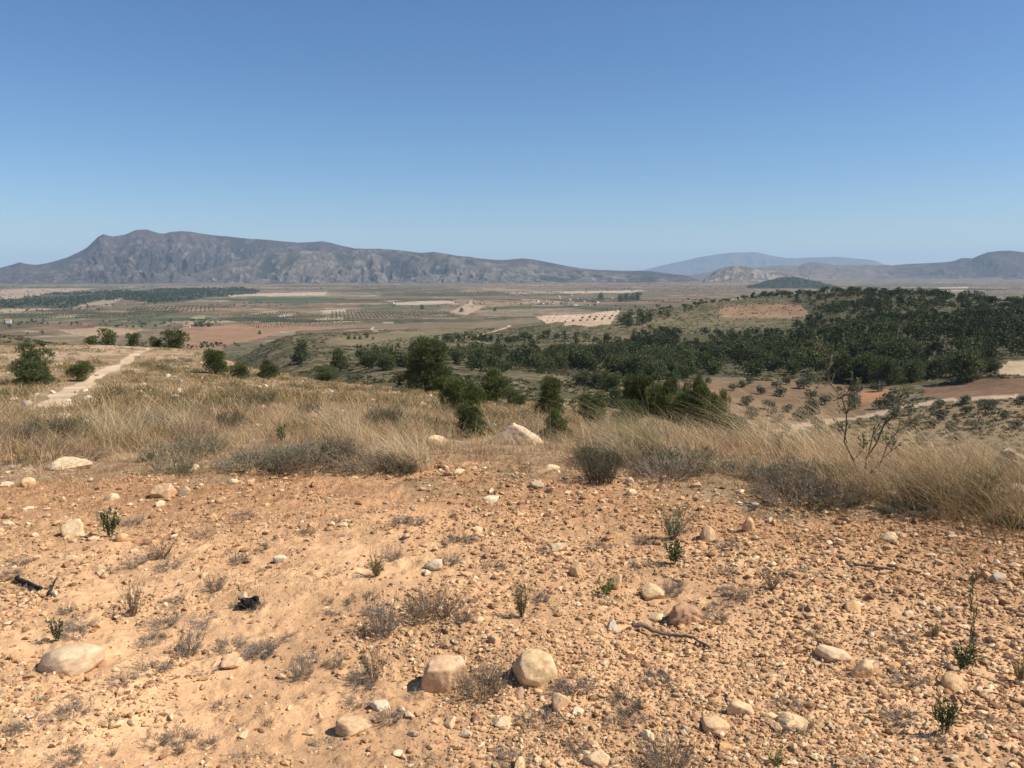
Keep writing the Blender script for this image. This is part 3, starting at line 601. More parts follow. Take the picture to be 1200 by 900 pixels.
# olive orchard in the valley
OL = [(830,449,6),(859,458,8),(871,454,8),(880,450,8),(910,455,8),(921,451,8),(942,456,12),(914,465,10),(875,475,11),(900,480,11),(922,483,9),(903,488,10),(881,491,12),(879,483,7),(912,495,10),(920,507,9),(950,467,9),(967,474,10),(951,478,11),(952,486,12),(941,493,12),(935,492,9),(958,502,12),(963,510,10),(980,508,11),(1002,463,11),(1001,470,10),(1002,480,12),(1028,459,10),(1040,471,9),(1046,478,13),(1030,479,11),(1048,490,12),(1066,486,9),(1068,503,12),(1090,502,9),(1100,478,9),(1100,492,12),(1129,474,10),(1131,485,8),(1155,483,12),(1160,477,8),(1198,471,8),(984,458,5),(892,462,9),(868,500,9),(942,512,9),(1010,500,9),(1026,497,9),(1052,512,10),(893,508,9),(1115,507,10),(1145,502,9),(1175,492,9),(1120,520,11),(1190,503,9),(1080,520,11)]
for i, (px, py, h) in enumerate(OL):
    x, y, z = hit(px, py); s = h / F * math.hypot(x, y) * 1.28
    lab = 'small olive tree alone on the patch of red soil' if (px, py) == (1028, 459) else (('olive tree above' if py < 480 else 'olive tree below') + ' the pale valley road, ' + ('by the bend' if px < 1110 else ('middle stretch' if px < 1150 else 'far right')) if px > 1060 else ('grey green olive tree ' + ('in the back row' if py < 460 else ('in the middle rows' if py < 486 else 'in the front row')) + ' of the orchard, ' + ('left end' if px < 890 else ('left half' if px < 935 else ('left of the bare bush' if px < 975 else 'behind the bare bush')))))
    place(OLIVE[i % 4], lab, None if px == 1028 else ('olive trees beside the road' if px > 1060 else 'olive trees on the valley floor'), (x, y, z - .1), i * 1.3, (s * 1.1, s * 1.1, s))
# pines at the near edge of the far wood
for px, py, h in [(1133,447,32),(1160,441,16),(1120,441,18),(1096,444,20),(1040,452,26),(1010,448,30),(985,445,26),(1070,448,22)]:
    pinepx(px, py, h, {1133: 'largest dark pine on the near wood edge left of the bare bank', 1160: 'low round pine touching the bare bank', 1120: 'small pine tucked left of the largest edge pine', 1096: 'round pine on the wood edge above the terrace', 1070: 'pine on the wood edge right of the red soil', 1040: 'pine on the wood edge directly behind the red soil', 1010: 'pine on the wood edge left of the red soil', 985: 'pine on the wood edge behind the bare bush'}[px], 'pines on the edge of the wood', PINE_M, h * 1.15)

# pines and bushes on the near slope, each its own
NEAR = [
 (37,450,38,30,0,'bushy green pine on the far left of the grassy slope'),(42,454,24,34,0,'low round pine bush in front of the far left pine'),
 (96,447,20,20,0,'small round green pine bush left of the pale path'),
 (108,403,9,15,-101,'leftmost small pine on the ridge skyline'),(126,403,17,19,-102,'tallest dark pine on the left ridge'),(155,402,11,17,-104,'round dark pine alone between ridge trees'),
 (182,403,8,15,-103,'low dark bush left of the broad ridge pine'),(202,405,18,28,-102,'broad dark pine at the right end of the left ridge'),
 (252,438,24,32,0,'round green pine above the pale earth bank'),(283,444,18,22,0,'small pine right of the round green pine'),(316,444,20,24,0,'pine bush beside the pale bare bank'),
 (354,426,23,20,0,'upright pine standing on the slope edge'),(381,446,15,28,0,'low wide pine bush on the slope below the upright pine'),(399,433,23,20,0,'dark pine right of the upright pine'),
 (432,433,18,17,0,'small dark round pine on the slope'),(452,434,17,20,0,'small dark pine left of the largest pine'),
 (500,462,58,62,0,'largest dark pine in the middle of the slope'),(527,466,24,30,0,'low pine bush touching the largest pine'),
 (541,492,48,40,0,'leaning green pine right of the largest pine'),(551,513,36,40,0,'bright green pine bush in front of the leaning pine'),
 (582,470,36,40,0,'rounded pine in the gap before the pale bank'),(603,476,20,26,0,'low pine bush right of the rounded pine'),
 (644,490,44,34,0,'upright dark pine near the triangular pale rock'),(652,516,34,32,0,'bright green pine bush below the upright dark pine'),
 (697,508,50,44,15,'dark pine behind the feathery grass tuft'),(722,478,20,26,0,'pine bush in the hollow behind the feathery grass'),(735,512,42,36,16,'round green pine right of the feathery grass'),(790,506,34,34,18,'light green pine bush above the dry grass'),
 (812,503,50,50,19,'tall dark pine at the brow of the slope'),(842,512,34,32,17,'pine bush at the right end of the brow'),(858,512,24,34,18,'low green pine bush above the golden grass'),
 (700,456,16,22,0,'small pine in the front of the hollow'),(715,458,20,24,0,'second small pine in the hollow'),(683,452,14,20,0,'leftmost small pine in the hollow'),
]
for px, pyb, h, w, d, lab in NEAR: pinepx(px, pyb, h, lab, None, None, w, d or None)
for i, (px, pyb, h, w) in enumerate([(740,466,26,32),(758,468,28,34),(775,470,24,34),(790,472,28,30),(806,478,30,32),(822,484,32,34),(838,492,28,30),(798,486,24,30),(824,470,26,30),(845,478,20,24),(866,505,20,28),(752,488,24,28),(775,494,26,30)]):
    pinepx(px, pyb, h, ('lower' if pyb > 480 else 'upper') + ' green pine of the belt below the brow, ' + ['above the feathery grass', 'in its middle', 'at its right end'][0 if px < 770 else (1 if px < 815 else 2)], 'pines in the belt below the brow', None, w, 14 + (i % 5) * 3)

# far houses
def house_meshes(w, l, h, gable):
    def bx(x0, x1, y0, y1, z0, z1):
        V = np.array([(x, y, z) for x in (x0, x1) for y in (y0, y1) for z in (z0, z1)]); return V, np.array([(0,1,3,2),(4,6,7,5),(0,4,5,1),(2,3,7,6),(0,2,6,4),(1,5,7,3)])
    wl = Acc(); wl.add(*bx(-w/2, w/2, -l/2, l/2, -3, h), C(1, 1, 1)); wn = Acc()
    for k in range(max(2, int(w / 4))):
        x = -w / 2 + (k + .5) * w / max(2, int(w / 4)); wn.add(*bx(x - .5, x + .5, -l/2 - .05, -l/2 + .2, 1.0, 2.3), C(1, 1, 1))
    rf = Acc()
    V = np.array([(-w/2-.3, -l/2-.4, h+.01), (w/2+.3, -l/2-.4, h+.01), (-w/2-.3, 0, h+gable), (w/2+.3, 0, h+gable), (-w/2-.3, l/2+.4, h+.01), (w/2+.3, l/2+.4, h+.01)])
    rf.add(V, np.array([(0,1,3,2),(2,3,5,4),(0,4,5,1)]), C(1, 1, 1)); rf.F.append(np.array([(0,2,4),(1,5,3)])); 
    return ('farmhouse', 'house', [('wall', wl.me('wall', M_wall)), ('roof', rf.me('roof', M_roof)), ('window', wn.me('window', M_dark))])
HS = [house_meshes(12, 7, 3.4, 1.8), house_meshes(8, 6, 5.6, 1.5), house_meshes(16, 8, 3.2, 1.6)]
x, y, z = hit(219, 384); place(HS[0], 'white farmhouse beside dark trees at the edge of the brown field', None, (x, y, z), .2, 1.0)
for i, (px, py) in enumerate([(622,353),(630,354),(640,352),(655,351),(668,352),(676,350),(684,354),(691,352),(700,355),(648,356),(662,357),(674,358),(690,358),(636,357),(712,353),(655,348),(670,347),(716,350)]):
    x, y, z = hit(px, py); place(HS[i % 3], 'tiny pale house with red roof in the hamlet on the plain', 'houses of the hamlet on the plain', (x, y, z), i * .9, 1.0)
for i, (px, py, s_, lab) in enumerate([(458,356,1.6,'small white house on the plain left of the red field'),(10,379,1.2,'small white hut at the left edge of the vineyards'),(700,321.5,5,'long pale building at the foot of the far gap'),(712,322,4,'pale shed under the far gap'),(668,320,4,'white block of buildings below the mountain tail'),(532,321,3.5,'pale hamlet block at the foot of the foothills'),(972,325,3,'white farm right of the wooded knoll'),(1018,322,3,'white farm below the low brown hills'),(1125,324,2.5,'small white house on the far right plain'),(985,324,2.5,'second small farm right of the wooded knoll')]):
    x, y, z = hit(px, py); place(HS[i % 3], lab, None, (x, y, z + .3), .3 * i, s_ )

# ------------------------------------------------------------------ hillside scrub (uncountable low bushes)
CL = [clump_arrays(400 + i, 90, .26, .022, (.11, .105, .055), .55, 1, .45) for i in range(5)]
CLF = [clump_arrays(410 + i, 30, .32, .22, (.085, .08, .04), .55, 1, .35) for i in range(4)]
n = 26000; lr = np.sqrt(rng.uniform(95 ** 2, 900 ** 2, n * 1)); az = rng.uniform(R(-34), R(34), len(lr))
lr = np.where(rng.random(len(lr)) < .5, np.exp(rng.uniform(math.log(80), math.log(900), len(lr))), lr)
lr = np.where(lr < 125, lr * 1.9, lr); q3 = rng.random(len(lr)) < .3; lr[q3] = rng.uniform(120, 330, q3.sum()); x = lr * np.sin(az); y = lr * np.cos(az); k = (fbm(x / 25, y / 25, 3, 331) > -.14) & ~inpoly(x, y, P_olive) & ~inpoly(x, y, P_slope) & ~inpoly(x, y, P_bare) & (dline(x, y, ROAD) > 4) & (dline(x, y, ROADM) > 4) & ~inpoly(x, y, P_terr) & ~inpoly(x, y, P_redsoil) & ~inpoly(x, y, F_strip)
x, y = x[k], y[k]; tn = rng.uniform(.6, 1.5, (len(x), 1)) * np.where(rng.random((len(x), 1)) < .3, C(1.7, 1.35, 1.2), C(.9, .95, .8))
scatter_merge('hillside_scrub', CLF, np.stack([x, y, H(x, y)], 1), rng.uniform(.5, 1.3, len(x)) * (.8 + .5 * sstep(150, 500, np.hypot(x, y))) , M_grass, tn)
# low bushes and tufts on the near slope
n = 9000; lr = np.exp(rng.uniform(math.log(7.5), math.log(130), n)); az = rng.uniform(R(-34), R(34), n); x = lr * np.sin(az); y = lr * np.cos(az)
k = (np.hypot(x, y) > edge_d(x, y) * 1.12) & (fbm(x / 4, y / 4, 3, 333) > -.06) & (dline(x, y, PATH) > .9); x, y = x[k], y[k]
n = len(x); t_ = rng.random(n); tn = np.where(t_[:, None] < .33, C(2.5, 1.75, 1.15), np.where(t_[:, None] < .62, C(1.6, 1.05, .8), np.where(t_[:, None] < .8, C(.95, 1.05, .75), C(1.4, 1.5, 1.6)))) * rng.uniform(.7, 1.25, (n, 1))
sz = rng.uniform(.14, .5, n) * (.62 + .38 * sstep(10, 18, np.hypot(x, y)) + .5 * sstep(20, 80, np.hypot(x, y)))
scatter_merge('low_scrub', CL, np.stack([x, y, H(x, y) - .02], 1), np.stack([sz * 1.3, sz], 1), M_grass, tn)

# ------------------------------------------------------------------ dry grass (uncountable)
def blades(name, x, y, L, W, lean, col, seg=3, sink=.01, m=None, curl=.6):
    n = len(x); z = H(x, y) - sink; b = np.stack([x, y, z], 1); an = rng.uniform(0, 6.28, n)
    s = np.stack([np.cos(an), np.sin(an), 0 * an], 1); side = rng.normal(size=(n, 3)) * [.42, .42, .10] + lean
    V = np.zeros((n, 2 * (seg + 1), 3)); 
    for i in range(seg + 1):
        t = i / seg; p = b + np.array([0, 0, 1]) * (L * t * (1 - .35 * t * curl))[:, None] + side * (L * (t * .45 + t * t * .8))[:, None]
        w = W * (1 - t * .8)
        V[:, 2 * i] = p - s * w[:, None] * .5; V[:, 2 * i + 1] = p + s * w[:, None] * .5
    Fq = np.array([(2 * i, 2 * i + 1, 2 * i + 3, 2 * i + 2) for i in range(seg)])
    FF = (Fq[None] + (np.arange(n) * 2 * (seg + 1))[:, None, None]).reshape(-1, 4)
    return V.reshape(-1, 3), FF, np.repeat(col, 2 * (seg + 1), 0)
def wedge(n, r0, r1, a0=-36, a1=36, logd=False):
    rr_ = np.exp(rng.uniform(math.log(r0), math.log(r1), n)) if logd else np.sqrt(rng.uniform(r0 ** 2, r1 ** 2, n)); a = rng.uniform(R(a0), R(a1), n)
    return rr_ * np.sin(a), rr_ * np.cos(a)
def gcol(n, base, v=.3, gx_=None):
    return np.array(base) * rng.uniform(1 - v, 1 + v, (n, 1)) * rng.uniform(.93, 1.07, (n, 3))
G = Acc()
# band just beyond the bare soil, blades gathered in tufts
tx, ty = wedge(6800, 5.0, 15); e = edge_d(tx, ty); rt = np.hypot(tx, ty) / e
k = (rt > .94 + .25 * (rng.random(len(tx)) - .5)) & (fbm(tx / .9, ty / .9, 3, 341) > -.13); tx, ty = tx[k], ty[k]
nb = 24; x = np.repeat(tx, nb) + rng.normal(size=len(tx) * nb) * .055; y = np.repeat(ty, nb) + rng.normal(size=len(tx) * nb) * .055
r_ = np.hypot(x, y); rt = r_ / edge_d(x, y); tall = sstep(1.0, 1.35, rt); rightw = sstep(-.1, .45, x / y)
tt = np.repeat(rng.uniform(.35, 1.2, len(tx)) ** 1.2 * (.75 + 1.2 * np.maximum(-.35, fbm(tx / 1.3, ty / 1.3, 3, 345))), nb); L = (.06 + .25 * tall) * tt * rng.uniform(.5, 1.3, len(x)) * (1 + .15 * rightw); 
lean = np.stack([-(.03 + .30 * rightw), .05 + 0 * x, 0 * x], 1) + np.repeat(rng.normal(size=(len(tx), 3)) * [.30, .30, 0], nb, 0)
mixc = np.repeat(rng.random(len(tx)), nb)[:, None]; c = np.where(mixc < .36, C(.58, .40, .215), np.where(mixc < .72, C(.36, .225, .125), np.where(mixc < .9, C(.31, .24, .14), C(.20, .19, .09)))) * rng.uniform(.7, 1.25, (len(x), 1))
G.add(*blades('g', x, y, L, np.full(len(x), .0042), lean, c))
# the slope beyond
tx, ty = wedge(9000, 13, 120, -36, 14, True); k = (dline(tx, ty, PATH) > .65) & (fbm(tx / 3, ty / 3, 3, 343) > -.2); tx, ty = tx[k], ty[k]
nb = 11; x = np.repeat(tx, nb) + rng.normal(size=len(tx) * nb) * .12; y = np.repeat(ty, nb) + rng.normal(size=len(tx) * nb) * .12; r_ = np.hypot(x, y)
L = rng.uniform(.10, .36, len(x)) * np.repeat(rng.uniform(.6, 1.2, len(tx)), nb) * (1 - .45 * sstep(20, 60, r_)); mixc = np.repeat(rng.random(len(tx)), nb)[:, None]
c = np.where(mixc < .42, C(.52, .36, .19), np.where(mixc < .76, C(.33, .21, .115), C(.19, .18, .085))) * rng.uniform(.75, 1.25, (len(x), 1))
G.add(*blades('g', x, y, L, .004 + r_ * .00045, np.array([-.12, .05, 0]), c, seg=2))
ob('dry_grass', G.me('dry_grass', M_grass), kind='stuff')
# tall seed stems bending left
G = Acc(); x, y = wedge(1500, 7, 13, 5, 36); x2, y2 = wedge(700, 7, 13, -36, 6); x = np.append(x, x2); y = np.append(y, y2)
k = (np.hypot(x, y) > edge_d(x, y) * 1.06); x, y = x[k], y[k]; rw = sstep(.1, .35, x / y)
L = rng.uniform(.38, .62, len(x)) * (.8 + .45 * rw); lean = np.stack([-(.15 + .62 * rw), .08 + 0 * x, 0 * x], 1)
G.add(*blades('s', x, y, L, np.full(len(x), .0036), lean, gcol(len(x), (.60, .44, .26), .3), seg=5, curl=.9))
x, y = wedge(900, 7, 11, 17, 36); k = (np.hypot(x, y) > edge_d(x, y) * 1.08); x, y = x[k], y[k]
G.add(*blades('s', x, y, rng.uniform(.45, .9, len(x)), np.full(len(x), .0042), np.array([-.5, .08, 0]), gcol(len(x), (.58, .43, .25), .3), seg=6, curl=.9))
ob('grass_stems', G.me('grass_stems', M_grass), kind='stuff')
# rust coloured low litter at the edge of the soil
G = Acc(); x, y = wedge(130000, 3.2, 10); e = edge_d(x, y); rt = np.hypot(x, y) / e
k = rng.random(len(x)) < np.clip(sstep(.66, .93, rt + .07 * sstep(.1, -.3, x / y) + .5 * fbm(x / .5, y / .5, 3, 351)), 0, 1) * (1 - sstep(1.15, 1.5, rt)); x, y = x[k], y[k]
G.add(*blades('l', x, y, rng.uniform(.02, .065, len(x)), np.full(len(x), .004), np.array([0., 0, 0]), gcol(len(x), (.37, .19, .085), .45), seg=2, curl=1.2))
x, y = wedge(60000, 2.2, 7.5); k = fbm(x / .35, y / .35, 3, 353) > .05; x, y = x[k], y[k]
G.add(*blades('l', x, y, rng.uniform(.012, .04, len(x)), np.full(len(x), .0026), np.array([0., 0, 0]), gcol(len(x), (.24, .19, .14), .4), seg=2, curl=1.2))
ob('plant_litter', G.me('plant_litter', M_grass), kind='stuff')

# ------------------------------------------------------------------ stones
def ico(sub):
    bm = bmesh.new(); bmesh.ops.create_icosphere(bm, subdivisions=sub, radius=1); bm.verts.ensure_lookup_table()
    V = np.array([v.co[:] for v in bm.verts]); Fq = np.array([[v.index for v in f.verts] for f in bm.faces]); bm.free(); return unit(V), Fq
ICO = {s: ico(s) for s in (1, 2, 3, 4, 5)}
def rock_arrays(seed, sub, planes=14, ecc=(1, .8, .6), smooth=.35, rough=.04, N=None):
    g = np.random.default_rng(seed); V, Fq = ICO[sub]; planes += 3
    n = [unit(g.normal(size=3))]
    while len(n) < planes:                     # spread the facet directions
        c = unit(g.normal(size=(6, 3))); n.append(c[np.argmin((c @ np.array(n).T).max(1))])
    n = np.array(n); h = g.uniform(.45, 1.0, planes)
    if N is not None: n = unit(np.array([a[:3] for a in N], float)); h = np.array([a[3] for a in N])
    d = V @ n.T; rad = np.where(d > .08, h / np.maximum(d, .08), 9).min(1); rad = np.minimum(rad, 1.15); rad = rad * (1 - smooth) + smooth * .85
    rad = rad + rough * (fbm(V[:, 0] * 3 + seed, V[:, 1] * 3 + V[:, 2] * 2.3, 4, seed) * 2 + fbm(V[:, 2] * 3 + seed, V[:, 0] * 2 - V[:, 1] * 3, 4, seed + 5))
    P = V * rad[:, None] * np.array(ecc); P[:, :2] /= np.abs(P[:, 0]).max() * 1.0; P[:, 2] /= np.abs(P[:, 2]).max() / ecc[2]
    return P, Fq
RC = [C(.72, .49, .26), C(.66, .42, .21), C(.74, .55, .32), C(.62, .37, .175), C(.45, .235, .115), C(.56, .41, .255)]
def rock_mesh(seed, sub, col, **k):
    P, Fq = rock_arrays(seed, sub, **k); g = fbm(P[:, 0] * 2.1 + seed, P[:, 1] * 2.1 + P[:, 2], 3, seed + 9)
    return mesh('stone', P * .5, Fq, M_rock, np.array(col) * (1 + .35 * g)[:, None], sub > 3)
RP = [('stone', 'stone', rock_mesh(500 + i, 3, RC[i % 6], planes=7 + i % 6, ecc=(1, rng.uniform(.5, .95), rng.uniform(.35, .7)), smooth=.0 + .04 * (i % 3), rough=.05)) for i in range(26)]
def stone(me, label, group, loc, rz, s, tilt=0.0):
    o = ob('stone', me, None, loc, label=label, category='stone'); 
    if group: o['group'] = group
    o.rotation_euler = (tilt, random.uniform(-.2, .2), rz); o.scale = s; return o
def stonepx(px, pyb, w, h, label, col=0, smooth=.2, rz=0., planes=12, rough=.05, sub=4, seed=None, tilt=0., ecc=.8, sink=.36):
    x, y, z = hit(px, pyb - h * .25); d = depth(x, y, z); W = w / F * d; Hh = h / F * d
    me = rock_mesh(seed or int(px * 3 + pyb), sub, RC[col], planes=planes, ecc=(1, ecc, 1), smooth=smooth, rough=rough)
    return stone(me, label, None, (x, y, z + Hh * (.5 - sink)), rz, (W * 1.05, W * 1.0, Hh * 1.25), tilt)
def tri_rock():
    x, y, z = hit(603, 520); k = math.hypot(x, y) / F; N = [(-.62,0,1,.42),(.75,-.1,1,.45),(0,-1,.35,.45),(0,1,.2,.6),(1,-.4,.1,.95),(-1,-.3,.1,.95),(-.2,-.8,1,.55),(0,0,-1,.3),(.3,-1,.6,.52),(.1,.3,1,.5)]
    P, Fq = rock_arrays(77, 5, 8, (1, .8, 1), .0, .05, N); g = fbm(P[:, 0] * 3, P[:, 1] * 3 + P[:, 2], 3, 9)
    P = P * [.5, .5, 1]; P[:, 2] -= P[:, 2].min(); P[:, 2] /= P[:, 2].max()
    me = mesh('stone', P, Fq, M_rock, np.array(RC[5]) * (.95 + .5 * g)[:, None], True)
    return stone(me, 'large triangular pale rock standing in the dry grass', None, (x, y, z - .05), 0, (72 * k, 60 * k, 31 * k))
stonepx(83,790,74,36,'smooth pale elongated boulder lying on sand near the left edge',0,.65,.25,8,.02,5)
stonepx(517,814,62,50,'rounded orange tan boulder at the bottom centre, left of a similar one',3,.38,.5,11,.04,5,ecc=.9)
stonepx(627,806,58,44,'pale buff boulder at the bottom centre, right of a similar orange one',0,.4,-.3,11,.035,5)
stonepx(805,735,46,32,'reddish earth covered clod casting a dark shadow',4,.3,.3,12,.12,5)
stonepx(88,634,27,24,'pale pointed slab leaning beside the green thistle',2,.1,.4,7,.03)
stonepx(142,638,15,12,'small rounded tan stone at the foot of the green thistle',1,.5)
stonepx(82,552,50,17,'long low pale boulder at the left grass edge',2,.25,.1,12,.1,5)
stonepx(32,572,19,12,'pale stone left of the long low boulder',0,.3)
stonepx(188,587,34,20,'broad brown faced stone at the left edge of the soil',3,.12,.2,9,.06,5)
stonepx(217,584,16,14,'grey stone right of the broad brown faced stone',5,.15)
stonepx(228,553,14,10,'white crumbly stone in the grass on the left',2,.4,0,16,.1)
stonepx(131,588,17,10,'flat cream stone above the green thistle',2,.3)
stonepx(272,569,14,8,'cream stone alone on the soil right of centre left',2,.3)
stonepx(605,526,58,26,'large triangular pale rock standing in the dry grass',0,.0,.0,7,.035,5,sink=.12) if False else tri_rock()
stonepx(512,524,24,14,'pale rock half hidden in grass left of the triangular rock',2,.2)
stonepx(575,591,22,10,'wide cream stone below the triangular rock',2,.3)
stonepx(536,558,18,7,'flat white stone at the grass edge',2,.3)
stonepx(738,569,12,10,'upper of two white stones right of the dark green tussock',2,.4)
stonepx(740,582,12,9,'lower of two white stones right of the dark green tussock',2,.4)
stonepx(630,572,18,11,'grey white stone at the grass edge in the middle',5,.2)
stonepx(647,552,18,7,'long whitish stone in the grass right of the triangular rock',2,.3)
stonepx(510,670,26,15,'pale flat topped stone in the middle of the soil',2,.15)
stonepx(868,842,34,24,'tan wedge stone in the lower right foreground',0,.1,.5,8)
stonepx(829,641,18,25,'upright pale stone beside the airy green weed',1,.15,.3,9)
stonepx(877,627,16,22,'upright orange stone right of the upright pale stone',3,.15,.3,9)
stonepx(1043,636,22,13,'square white stone on the right of the soil',2,.1,.2,7)
stonepx(1048,590,16,15,'pale stone leaning under the leaning grass',2,.15,.6,8)
stonepx(656,838,28,32,'upright tan stone below the pale buff boulder',3,.15,.8,8)
stonepx(414,860,42,18,'low orange slab at the bottom left of centre',3,.15,.3,9)
stonepx(446,832,30,11,'thin white slab above the low orange slab',2,.1,-.4,7)
stonepx(269,783,30,9,'thin flat brownish slab on the sand',3,.2,.1,9)
stonepx(700,898,34,18,'tan stone at the bottom edge right of centre',1,.2)
stonepx(1104,686,22,14,'rounded grey tan stone left of the tall thin weed',5,.3) if False else stonepx(1168,686,22,14,'rounded grey tan stone right of the tall thin weed',5,.3)
stonepx(1117,812,30,22,'tan stone between the two green thistles on the right',1,.25)
stonepx(998,718,30,16,'tilted slab with dark side in the right foreground',3,.05,.9,7,tilt=.3)
stonepx(931,856,38,16,'low tan stone near the bottom right',0,.2)
stonepx(837,858,36,16,'low tan stone left of the wedge stone',1,.2)
stonepx(852,696,26,12,'brown faced stone in the right middle soil',3,.1)
stonepx(974,776,46,18,'long pale slab on the stony right foreground',0,.1,-.5,9)
stonepx(1010,800,28,26,'blocky tan stone right of the long pale slab',1,.1,.4,8)
stonepx(329,661,18,10,'small square pale stone left of centre',2,.1,.2,7)
stonepx(11,618,14,8,'small square pale stone at the left edge',2,.1,.1,7)
stonepx(1188,566,46,40,'grey lichen covered rock in grass at the right edge',5,.05,.3,8,.1,5)
stonepx(1195,585,26,20,'smooth grey rock below the lichen covered rock',5,.4,.2,9)
stonepx(722,693,22,20,'tan stone beside the low bright green weed',1,.1,.2,8)
stonepx(765,702,30,16,'pale round stone right of the low bright green weed',0,.35,.2,9)
stonepx(675,679,18,20,'pointed pale stone in the middle of the soil',1,.08,.2,7)
stonepx(860,512,24,12,'tan rock in the grass below the brow pines',1,.2)
def zone(px, py):
    h = ['at the far left', 'left of centre', 'in the middle', 'right of centre', 'at the far right'][int(max(0, min(4, px // 240)))]
    v = ['near the grass edge', 'on the upper soil', 'on the mid soil', 'on the lower soil', 'at the bottom of the view'][int(max(0, min(4, (py - 560) // 68)))]
    return h + ' ' + v
CN = ['pale sandy', 'tan', 'cream', 'orange brown', 'dark reddish', 'grey buff']
n = 0
while n < 250:
    px = random.uniform(-10, 1210); py = 560 + 345 * random.random() ** .8
    e = np.interp(px, *EDGEP)
    if py < e - 18: continue
    if px < 480 and py > 640 and random.random() < .55: continue
    w = min(7.5 + random.expovariate(1 / 4.0), 26) * (.75 + .5 * (py - 540) / 360)
    x, y, z = hit(px, py); d = depth(x, y, z); W = w / F * d
    ri = random.randrange(26); me = RP[ri][2]; s = (W, W * random.uniform(.85, 1.15), W * random.uniform(.8, 1.1))
    stone(me, ('larger ' if w > 15 else 'small ') + CN[ri % 6] + ' stone ' + zone(px, py), 'stones scattered over the soil', (x, y, z + W * .08), random.uniform(0, 6.28), s, random.uniform(-.35, .35)); n += 1
# pebbles and crumbs: uncountable
PB = []
for i in range(14):
    P, Fq = rock_arrays(700 + i, 2 if i < 5 else 1, 8, (1, rng.uniform(.55, .95), rng.uniform(.4, .8)), .0, .07); PB.append((P * .5, Fq, np.ones((len(P), 3))))
px = rng.uniform(-160, 1360, 95000); py = 530 + 420 * rng.random(95000) ** .85; dx, t = ray(px, py); y = CAMH / t; x = y * dx
dens = fbm(x / .5, y / .5, 3, 361) * 2.2 + .30 + .6 * sstep(350, 800, px); k = (rng.random(len(x)) < np.clip(dens, .06, 1)) & (np.hypot(x, y) < edge_d(x, y) * 1.1); x, y = x[k], y[k]
d = np.hypot(x, y); sz = (1.7 + rng.exponential(2.0, len(x))) / F * (d + .4); sz = np.minimum(sz, 13 / F * d)
tc_ = np.array([(.60, .385, .20), (.52, .315, .155), (.66, .475, .28), (.41, .225, .115), (.55, .345, .18), (.29, .16, .085)])[rng.integers(0, 6, len(x))] * rng.uniform(.75, 1.15, (len(x), 1))
print('pebbles', len(x))
o = scatter_merge('pebbles', PB, np.stack([x, y, H(x, y) + sz * .1], 1), sz, M_peb, tc_)
n = 500; x, y = wedge(n, 12, 110, -35, 12, True); sz = rng.uniform(.05, .28, n)
scatter_merge('slope_stones', PB, np.stack([x, y, H(x, y) + sz * .2], 1), sz, M_peb, np.array([(.60, .48, .36)]) * rng.uniform(.8, 1.15, (n, 1)))

# ------------------------------------------------------------------ weeds
def weed_proto(seed, nm, cat, ns, spread, leafcol, ll, lw, per, branch=0, stemr=.008, curve=.3, stemmat=None, base=.03):
    g = np.random.default_rng(seed); st = Acc(); lf = Acc(); c = []; d = []
    for i in range(ns):
        a = g.uniform(0, 6.28); k = spread * math.sqrt(g.random()); L = g.uniform(.55, 1.0); dr = unit(np.array([math.cos(a) * k, math.sin(a) * k, 1.0]))
        P = [np.array([math.cos(a), math.sin(a), 0]) * base * math.sqrt(g.random())]; v = dr.copy()
        for j in range(4): v = unit(v + g.normal(size=3) * .12 + [0, 0, curve * .3]); P.append(P[-1] + v * L / 4)
        P = np.array(P); P[0, 2] = -.04; st.add(*tube(P, np.linspace(stemr, stemr * .4, 5), 3), C(.1, .1, .1)); tips = [P]
        for b in range(branch):
            j = g.integers(1, 4); v = unit(unit(P[j + 1] - P[j]) + g.normal(size=3) * .6); Q = np.array([P[j], P[j] + v * L * .16, P[j] + v * L * .3 + [0, 0, .04]]); st.add(*tube(Q, [stemr * .6, stemr * .4, stemr * .3], 3), C(.1, .1, .1)); tips.append(Q)
        for Q in tips:
            for _ in range(per if Q is P else per // 2):
                t = g.uniform(.2, 1) * (len(Q) - 1.001); j = int(t); c.append(Q[j] + (Q[j + 1] - Q[j]) * (t - j)); d.append(unit(unit(Q[j + 1] - Q[j]) + g.normal(size=3) * .8))
    c = np.array(c); d = np.array(d); col = np.array(leafcol) * g.uniform(.6, 1.4, (len(c), 1)); lf.add(*cards(c, d, g.uniform(.6, 1.3, len(c)) * ll, lw, col, g))
    return (nm, cat, [('stems', st.me('stems', stemmat or M_stem)), ('leaves', lf.me('leaves', M_weed))])
THY = [weed_proto(800 + i, 'dry_tuft', 'weed', 54, 1.7, (.30, .25, .19), .12, .02, 12, 2, curve=-.1, stemmat=M_straw, base=.35) for i in range(4)]
WIRY = [weed_proto(810 + i, 'wiry_weed', 'weed', 22, .9, (.25, .21, .12), .07, .018, 7, 4) for i in range(3)]
GRNW = [weed_proto(820 + i, 'green_weed', 'weed', 14, .7, (.09, .12, .045), .15, .05, 14, 2) for i in range(3)]
AIRY = [weed_proto(830 + i, 'airy_weed', 'weed', 26, 1.1, (.22, .25, .12), .07, .02, 9, 4) for i in range(2)]
BRIGHT = [weed_proto(840 + i, 'bright_weed', 'weed', 16, 1.6, (.12, .19, .045), .22, .07, 9, 0) for i in range(2)]
YEL = [weed_proto(850 + i, 'olive_weed', 'weed', 40, .8, (.20, .19, .075), .10, .02, 10, 2) for i in range(2)]
TALLW = [weed_proto(860, 'tall_weed', 'weed', 3, .1, (.09, .12, .05), .10, .035, 18, 5)]
